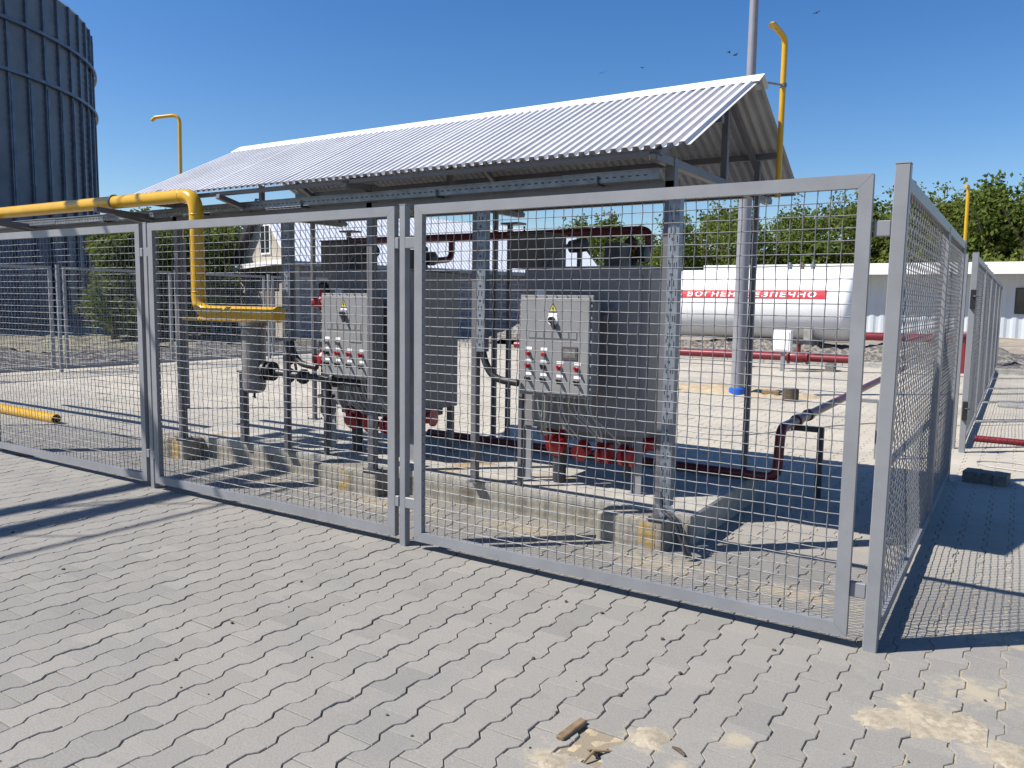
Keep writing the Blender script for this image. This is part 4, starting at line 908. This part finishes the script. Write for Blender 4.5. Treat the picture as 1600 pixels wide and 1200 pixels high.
# utility box on its post
t = thing('utility_box', 'white utility box on a thin post before the white tank', 'utility box', (-4.12, 15.2, 0))
mb = MB(); mb.box(-4.33, -3.93, 15.1, 15.3, .47, .96, .012); mb.build('housing', M['white'], t)
mb = MB(); mb.box(-4.29, -3.97, 15.085, 15.0995, .51, .92, .004); mb.build('door', M['white'], t)
mb = MB(); mb.box(-4.16, -4.08, 15.18, 15.26, -.02, .47, .004); mb.build('post', M['steel'], t)
t = thing('main_pipe', 'dark red main pipe on low stands running along in front of the tank', 'pipe', (-5, 16, .29))
mb = MB(); mb.tube(bend([(-12, 16.0, .27), (-2.62, 16.0, .30), (-2.62, 16.0, .85), (-.55, 16.1, .85), (-.55, 17.6, .85), (-.55, 17.6, -.1)], .12, 6), .095, 14); mb.build('pipe_run', M['redpipe'], t)
for xx in (-11, -8, -5.2, -3.2): 
    mb = MB(); mb.box(xx-.1, xx+.1, 15.85, 16.15, -.02, .19, .01); mb.build('stand', M['stone'], t)
mb = MB(); mb.lathe([(.10, -.25), (.17, -.24), (.17, -.2), (.12, -.18), (.14, 0), (.12, .18), (.17, .2), (.17, .24), (.10, .25)], (-3.95, 16, .30), (1, 0, 0), 16); mb.tube([(-3.95, 16, .4), (-3.95, 16, .62)], .05, 10); vv = mb.build('valve_body', M['redpipe'], t)
mb = MB(); mb.lathe([(.06, 0), (.15, .01), (.15, .12), (.06, .13)], (-3.65, 15.95, .60), (0, 0, 1), 14); mb.box(-4.25, -3.75, 15.9, 16.1, .62, .72, .01); mb.build('actuator', M['dark'], vv)

# ------------------------------------------------------------------ silo
t = thing('grain_silo', 'huge dark corrugated grain silo with vertical ribs at left', 'silo', (-49.5, 9.98, 0))
SC = Vector((-49.5, 9.98, 0)); SR = 13.2; SH = 15.28
mb = MB(); nseg = 152; nz = int(SH/0.16); vs = []; fs = []
for k in range(nz+1):
    z = k*SH/nz; r_ = SR+(0.016 if k % 2 else -0.016)
    for j in range(nseg):
        a = 2*math.pi*j/nseg; vs.append(SC+Vector((r_*math.cos(a), r_*math.sin(a), z)))
for k in range(nz):
    for j in range(nseg): fs.append((k*nseg+j, k*nseg+(j+1) % nseg, (k+1)*nseg+(j+1) % nseg, (k+1)*nseg+j))
mb.add(vs, fs); wall = mb.build('wall', M['silo'], t)
mb = MB()
for j in range(76):
    a = 2*math.pi*j/76; d = Vector((math.cos(a), math.sin(a), 0)); tt = Vector((-d.y, d.x, 0))
    mb.obox(SC+d*(SR+.05)+Vector((0, 0, SH/2)), tt, d, Vector((0, 0, 1)), .06, .06, SH/2, .004)
    mb.obox(SC+d*(SR+.075)+tt*.08+Vector((0, 0, 5.5)), tt, d, Vector((0, 0, 1)), .065, .065, 5.4, .004)
mb.build('stiffeners', M['silorib'], wall)
for z in (13.27, 11.13):
    mb = MB(); vs = []; fs = []; n = 114
    for j in range(n):
        a = 2*math.pi*j/n
        for r_, dz in ((SR+.13, -.07), (SR+.24, -.07), (SR+.24, .07), (SR+.13, .07)): vs.append(SC+Vector((r_*math.cos(a), r_*math.sin(a), z+dz)))
    for j in range(n):
        for q in range(4): fs.append((j*4+q, j*4+(q+1) % 4, ((j+1) % n)*4+(q+1) % 4, ((j+1) % n)*4+q))
    mb.add(vs, fs); mb.build('wind_ring', M['silorib'], t)
mb = MB(); mb.lathe([(SR+.03, 0), (SR+.03, .06), (1.0, 6.8), (.6, 6.8)], SC+Vector((0, 0, SH)), (0, 0, 1), 76); mb.build('roof', M['roof'], t)
mb = MB(); mb.lathe([(SR+.35, -.1), (SR+.35, .5), (SR+.1, .55)], SC, (0, 0, 1), 76); mb.build('base_ring', M['stone'], t)

# ------------------------------------------------------------------ house behind
ha = R(12.5); a_ = Vector((math.sin(ha), math.cos(ha), 0)); b_ = Vector((math.cos(ha), -math.sin(ha), 0)); Zv = Vector((0, 0, 1))
E1 = Vector((-21.63, 16.36, 0)); ez = 3.16; hw, hh, HL = 2.75, 2.75, 21.5
t = thing('house', 'beige gabled house with a steep white metal roof behind the canopy', 'house', tuple(E1))
def hp(l, w, z): return E1+a_*(l*.83)+b_*(w*.83)+Zv*(1.53+(z-1.53)*.83 if z > 0.01 else -.1)
mb = MB(); mb.prism([hp(0, -.25, -.1), hp(0, -5.25, -.1), hp(0, -5.25, ez-.1), hp(0, -2.75, ez+hh-.25), hp(0, -.25, ez-.1)], a_*0.3); mb.build('gable_wall', M['beige'], t)
def grid_mat():
    m = mat('block_wall', (0.15, 0.15, 0.165), 0.9, 0, 0.2, 1.0); nt = m.node_tree; N = nt.nodes; L = nt.links
    br = N.new('ShaderNodeTexBrick'); br.inputs['Scale'].default_value = 1.0; br.offset = 0.5
    br.inputs['Brick Width'].default_value = 0.42; br.inputs['Row Height'].default_value = 0.21; br.inputs['Mortar Size'].default_value = 0.014
    br.inputs['Color1'].default_value = (.15, .15, .165, 1); br.inputs['Color2'].default_value = (.20, .195, .20, 1); br.inputs['Mortar'].default_value = (.34, .34, .35, 1)
    tc = N.new('ShaderNodeTexCoord'); mp = N.new('ShaderNodeMapping'); mp.inputs['Rotation'].default_value = (R(90), 0, 0)
    # run the courses along the wall
    cmb = N.new('ShaderNodeCombineXYZ'); sx = N.new('ShaderNodeSeparateXYZ'); L.new(tc.outputs['Object'], sx.inputs[0])
    L.new(sx.outputs[1], cmb.inputs[0]); L.new(sx.outputs[2], cmb.inputs[1]); L.new(cmb.outputs[0], br.inputs['Vector']); L.new(br.outputs['Color'], N['Principled BSDF'].inputs['Base Color']); return m
M['block'] = grid_mat()
mb = MB(); mb.prism([hp(.31, -.25, -.1), hp(.31, -.55, -.1), hp(.31, -.55, ez), hp(.31, -.25, ez)], a_*(HL-.5)); mb.build('side_wall', M['block'], t)
mb = MB(); mb.prism([hp(HL-.5, -.25, -.1), hp(HL-.5, -5.25, -.1), hp(HL-.5, -5.25, ez-.1), hp(HL-.5, -2.75, ez+hh-.25), hp(HL-.5, -.25, ez-.1)], a_*0.3); mb.build('gable_wall', M['beige'], t)
def slope(w0, z0, w1, z1, m, nm, l0=-.35, l1=HL):
    mb = MB(); n = 96; vs = []; nv = (hp(0, w1, z1)-hp(0, w0, z0)).normalized().cross(a_); nv = nv if nv.z > 0 else -nv
    for k in range(n*2+1):
        l = l0+(l1-l0)*k/(2*n); h_ = .03 if k % 2 else 0
        vs += [hp(l, w0, z0)+nv*h_, hp(l, w1, z1)+nv*h_, hp(l, w0, z0)-nv*.05, hp(l, w1, z1)-nv*.05]
    fs = []
    for k in range(2*n):
        a = k*4; fs += [(a, a+4, a+5, a+1), (a+2, a+3, a+7, a+6), (a, a+2, a+6, a+4), (a+1, a+5, a+7, a+3)]
    fs += [(0, 1, 3, 2), (8*n, 8*n+2, 8*n+3, 8*n+1)]
    mb.add(vs, fs); return mb.build(nm, m, t, smooth=False)
slope(0, ez-.02, -2.75, ez+hh, M['ridge'], 'roof_slope'); slope(-5.5, ez-.02, -2.75, ez+hh, M['brown'], 'roof_slope')  # left slope coloured dark for the overhang lying in shade
mb = MB(); mb.prism([hp(-.42, -5.55, ez-.10), hp(-.42, -5.2, ez-.10), hp(-.42, -2.75, ez+hh-.32), hp(-.42, -2.75, ez+hh+.08)], a_*.35); mb.build('verge_board', M['brown'], t)  # dark colour carries the shaded underside of the verge
mb = MB(); mb.beam(hp(-.3, .06, ez-.12), hp(HL, .06, ez-.12), .12, .16); mb.build('gutter', M['galv'], t)
wz = ez+.35; mb = MB(); mb.prism([hp(-.06, -3.05, wz), hp(-.06, -2.15, wz), hp(-.06, -2.15, wz+1.35), hp(-.06, -3.05, wz+1.35)], a_*.05); wf = mb.build('window', M['white'], t)
mb = MB(); mb.prism([hp(-.075, -2.98, wz+.08), hp(-.075, -2.64, wz+.08), hp(-.075, -2.64, wz+1.27), hp(-.075, -2.98, wz+1.27)], a_*.012); mb.prism([hp(-.075, -2.56, wz+.08), hp(-.075, -2.22, wz+.08), hp(-.075, -2.22, wz+1.27), hp(-.075, -2.56, wz+1.27)], a_*.012); mb.build('pane', M['glass'], wf)
mb = MB(); mb.prism([hp(-.05, -4.2, 1.9), hp(-.05, -1.5, 1.9), hp(-.05, -1.5, 2.7), hp(-.05, -4.2, 2.7)], a_*.04); wd = mb.build('window', M['brown'], t)
mb = MB(); mb.prism([hp(-.065, -4.0, 2.0), hp(-.065, -1.7, 2.0), hp(-.065, -1.7, 2.6), hp(-.065, -4.0, 2.6)], a_*.012); mb.build('pane', M['glass'], wd)
mb = MB(); mb.prism([hp(-.04, -3.0, -.1), hp(-.04, -1.9, -.1), hp(-.04, -1.9, 1.85), hp(-.04, -3.0, 1.85)], a_*.035); mb.build('door', M['wood'], t)
mb = MB(); mb.prism([hp(-.55, -5.3, ez-.35), hp(-.55, -.1, ez-.15), hp(-.55, -.1, ez+.05), hp(-.55, -5.3, ez-.15)], a_*.54); mb.build('awning', M['white'], t)

# ------------------------------------------------------------------ long white building at right rear
t = thing('warehouse', 'long low white corrugated building at the right rear', 'building', (-4, 46, 0))
mb = MB(); vs = []; fs = []; n = 240; x0_, x1_ = -16.0, 16.0
for k in range(n+1):
    x_ = x0_+(x1_-x0_)*k/n; d = (.0, .05, .05, .0)[k % 4]
    vs += [(x_, 46-d, -.1), (x_, 46-d, 3.35), (x_, 46.25, -.1), (x_, 46.25, 3.35)]
for k in range(n):
    a = k*4; fs += [(a, a+4, a+5, a+1), (a+2, a+3, a+7, a+6), (a+1, a+5, a+7, a+3), (a, a+2, a+6, a+4)]
fs += [(0, 1, 3, 2), (4*n, 4*n+2, 4*n+3, 4*n+1)]
mb.add(vs, fs); mb.build('wall', M['cladding'], t, smooth=False)
mb = MB(); mb.box(x0_, x1_, 46.3, 52, -.1, 3.3, .01); mb.build('rear_hall', M['white'], t)
mb = MB(); mb.box(x0_-.3, x1_+.3, 44.7, 52.5, 3.36, 3.62, .02); rf = mb.build('roof', M['white'], t)
mb = MB(); mb.box(x0_-.34, x1_+.34, 44.6, 44.695, 3.30, 3.92, .01); mb.build('fascia', M['white'], rf)
for xx in (.15, 6.0):
    mb = MB(); mb.box(xx, xx+1.7, 45.90, 45.945, 1.25, 2.62, .01); w_ = mb.build('window', M['brown'], t)
    mb = MB(); mb.box(xx+.08, xx+1.62, 45.882, 45.898, 1.33, 2.54, .004); mb.build('pane', M['glass'], w_)

# ------------------------------------------------------------------ trees
def crown_mesh(seed, h, w, nclump, per, ls, spire=False):
    rs = np.random.RandomState(seed)
    blobs = []
    nb = 15
    for k in range(nb):
        z = rs.uniform(.22, .93); rad = (1-(abs(z-.5)/.56)**2)**.5 if not spire else (1.02-z)*.9+.12
        a = rs.uniform(0, 6.28); rr = rs.uniform(.15, .75)*rad*w/2
        blobs.append((rr*math.cos(a), rr*math.sin(a), z*h, rs.uniform(.18, .30)*w*(.75 if z > .75 else 1)))
    C = []
    bl = np.array(blobs); pick = rs.randint(0, nb, nclump)
    d = rs.normal(size=(nclump, 3)); d /= np.linalg.norm(d, axis=1)[:, None]
    rad = bl[pick, 3]*rs.uniform(.35, 1.08, nclump)
    C = bl[pick, :3]+d*rad[:, None]*np.array([1, 1, .85])
    # stray top shoots
    ns = nclump//30; sh = rs.randint(0, nb, ns); C[:ns] = bl[sh, :3]+np.stack([rs.normal(0, .25, ns), rs.normal(0, .25, ns), bl[sh, 3]*rs.uniform(.9, 1.45, ns)], 1)
    C = np.repeat(C, per, 0)+rs.normal(0, .16, (nclump*per, 3))
    n = len(C); u = rs.normal(size=(n, 3)); u /= np.linalg.norm(u, axis=1)[:, None]
    v = np.cross(u, rs.normal(size=(n, 3))); v /= np.linalg.norm(v, axis=1)[:, None]
    s = (rs.uniform(.6, 1.3, n)*ls)[:, None]
    V = np.stack([C-u*s, C+v*s*.55, C+u*s, C-v*s*.55], 1).reshape(-1, 3)
    tone = np.clip(np.repeat(rs.uniform(0, 1, nclump), per)*.7+rs.uniform(0, .3, n), 0, 1)
    return V, tone
def make_tree(seed, h, w, m, name, label, cat, group, spire=False, ncl=1500, per=5, ls=.15):
    t = thing(name, label, cat, (0, 0, 0), group)
    V, tone = crown_mesh(seed, h, w, ncl, per, ls, spire); n = len(tone)
    me = arrmesh('crown', V, np.arange(4*n), np.arange(n)*4, None, m, tone); o = bpy.data.objects.new('crown', me); COL.objects.link(o); o.parent = t
    rs = random.Random(seed); mb = MB(); mb.tube([(0, 0, -.2), (.05, .03, h*.25), (-.05, .08, h*.5), (0, 0, h*.82)], .2, 8, rr=[.22, .17, .11, .03])
    for k in range(7):
        a = rs.uniform(0, 6.28); z = h*rs.uniform(.2, .6); l = w*.4; mb.tube([(0, 0, z), (l*.5*math.cos(a), l*.5*math.sin(a), z+h*.1), (l*math.cos(a), l*math.sin(a), z+h*.24)], .06, 6, rr=[.08, .05, .02])
    mb.build('trunk', M['bark'], t); return t
GT = 'tree belt behind the tank and white building'
prot = []
for k in range(4):
    prot.append(make_tree(40+k, 9.2+.5*(k % 3), 7.0+.6*(k % 2), M['leaf'] if k % 2 == 0 else M['leaf2'], 'leafy_tree', 'broad leafy green tree in the belt behind the tank and white building', 'tree', GT))
px_list = [(960, 66, 8.6), (1015, 70, 8.2), (1065, 62, 8.6), (1120, 66, 9.2), (1165, 60, 8.3), (1215, 64, 8.2), (1265, 61, 8.8), (1310, 66, 9.4), (1355, 62, 9.0), (1405, 60, 9.5), (1450, 63, 9.2), (1495, 60, 8.9), (1540, 58, 9.3), (1590, 57, 9.8), (1640, 60, 9.6), (1700, 62, 9.5), (905, 70, 8.6), (860, 74, 8.2), (1240, 72, 9.6), (1430, 72, 10), (1520, 70, 9.9), (1090, 75, 9.4), (1600, 66, 10.8)]
for i, (px_, d_, ht) in enumerate(px_list):
    p = at(px_, 480, d_); src = prot[i % 4]
    o = src if i < 4 else dup(src, (0, 0, 0))
    o.location = (p.x, p.y, -.1); o.rotation_euler = (0, 0, i*1.7); s_ = ht/(9.2+.5*((i % 4) % 3)); o.scale = (s_*1.05, s_*1.05, s_)
GB = 'tree belt between the silo and the house'
pr2 = [make_tree(70+k, 6.6, 5.2, M['leaf2'] if k == 0 else M['leaf'], 'leafy_tree', 'bushy green tree between the silo and the house', 'tree', GB) for k in range(2)]
pl = [(176, 30, 3.6), (206, 29, 3.7), (252, 31, 4.1), (286, 30, 3.9), (326, 33, 4.1), (366, 35, 4.3), (228, 32, 3.9)]
for i, (px_, d_, ht) in enumerate(pl):
    p = at(px_, 465, d_); o = pr2[i] if i < 2 else dup(pr2[i % 2], (0, 0, 0)); o.location = (p.x, p.y, -.1); o.rotation_euler = (0, 0, i*2.1); s_ = ht/6.4; o.scale = (s_, s_, s_)
pp = make_tree(90, 7.6, 1.7, M['leaf2'], 'poplar_tree', 'slender pointed poplar between the silo and the house', 'tree', 'slender poplars', True, 700, 5, .13)
for i, (px_, d_, ht) in enumerate([(302, 37, 5.1), (318, 38, 5.0), (340, 37.5, 5.3), (352, 39, 5.2)]):
    p = at(px_, 465, d_); o = pp if i == 0 else dup(pp, (0, 0, 0)); o.location = (p.x, p.y, -.1); o.rotation_euler = (0, 0, i); s_ = ht/7.6; o.scale = (s_, s_, s_)

# ------------------------------------------------------------------ birds
bt = thing('bird', 'tiny dark bird gliding in the blue sky', 'bird', (0, 0, 0), 'birds in the sky')
mb = MB(); mb.tube([(0, -.14, 0), (0, -.05, .0), (0, .06, .0), (0, .16, .0)], .03, 8, rr=[.008, .035, .03, .01]); mb.build('body', M['bird'], bt)
for sg in (-1, 1):
    mb = MB(); mb.prism([(0, -.05, .01), (sg*.16, -.07, .05), (sg*.30, .0, .03), (sg*.16, .03, .05), (0, .05, .01)], (0, 0, .006)); mb.build('wing', M['bird'], bt)
for i, (x_, y_) in enumerate([(942, 114), (1004, 106), (1139, 82), (1149, 86), (1276, 20)]):
    p = at(x_, y_, 62); o = bt if i == 0 else dup(bt, (0, 0, 0), .4*i); o.location = p; o.rotation_euler = (.2, .15*i-.3, .7*i+.5)

# ------------------------------------------------------------------ conveyor gantry outside the picture on the left (its shadow crosses the pavers)
t = thing('conveyor_gantry', 'lattice gantry beyond the left edge whose shadow crosses the left pavers', 'gantry', (-9.5, -9, 0))
hz = 6.5
for nm, x_, z_, w_ in (('chord', -9.80, hz, .14), ('chord', -9.32, hz, .14), ('chord', -9.75, hz+.8, .045), ('handrail', -8.75, hz-.0, .035)):
    mb = MB(); mb.beam((x_, -16, z_), (x_, -1.75, z_), w_, w_); mb.build(nm, M['frame'], t)
mb = MB(); y_ = -15.8; k = 0
while y_ < -2.2:
    mb.beam((-9.75, y_, hz+.04), (-9.37, y_+.5, hz+.04), .03, .03); mb.beam((-9.32, y_+.5, hz+.05), (-8.77, y_+.9, hz+.01), .022, .022); mb.beam((-9.78, y_, hz+.06), (-9.75, y_+.5, hz+.78), .025, .025); y_ += 1.0
mb.build('lattice', M['frame'], t)
for yy in (-8.5, -14.5):
    for x_ in (-9.80, -9.32):
        mb = MB(); mb.box(x_-.06, x_+.06, yy-.06, yy+.06, -.05, hz-.051, .004); mb.build('leg', M['frame'], t)
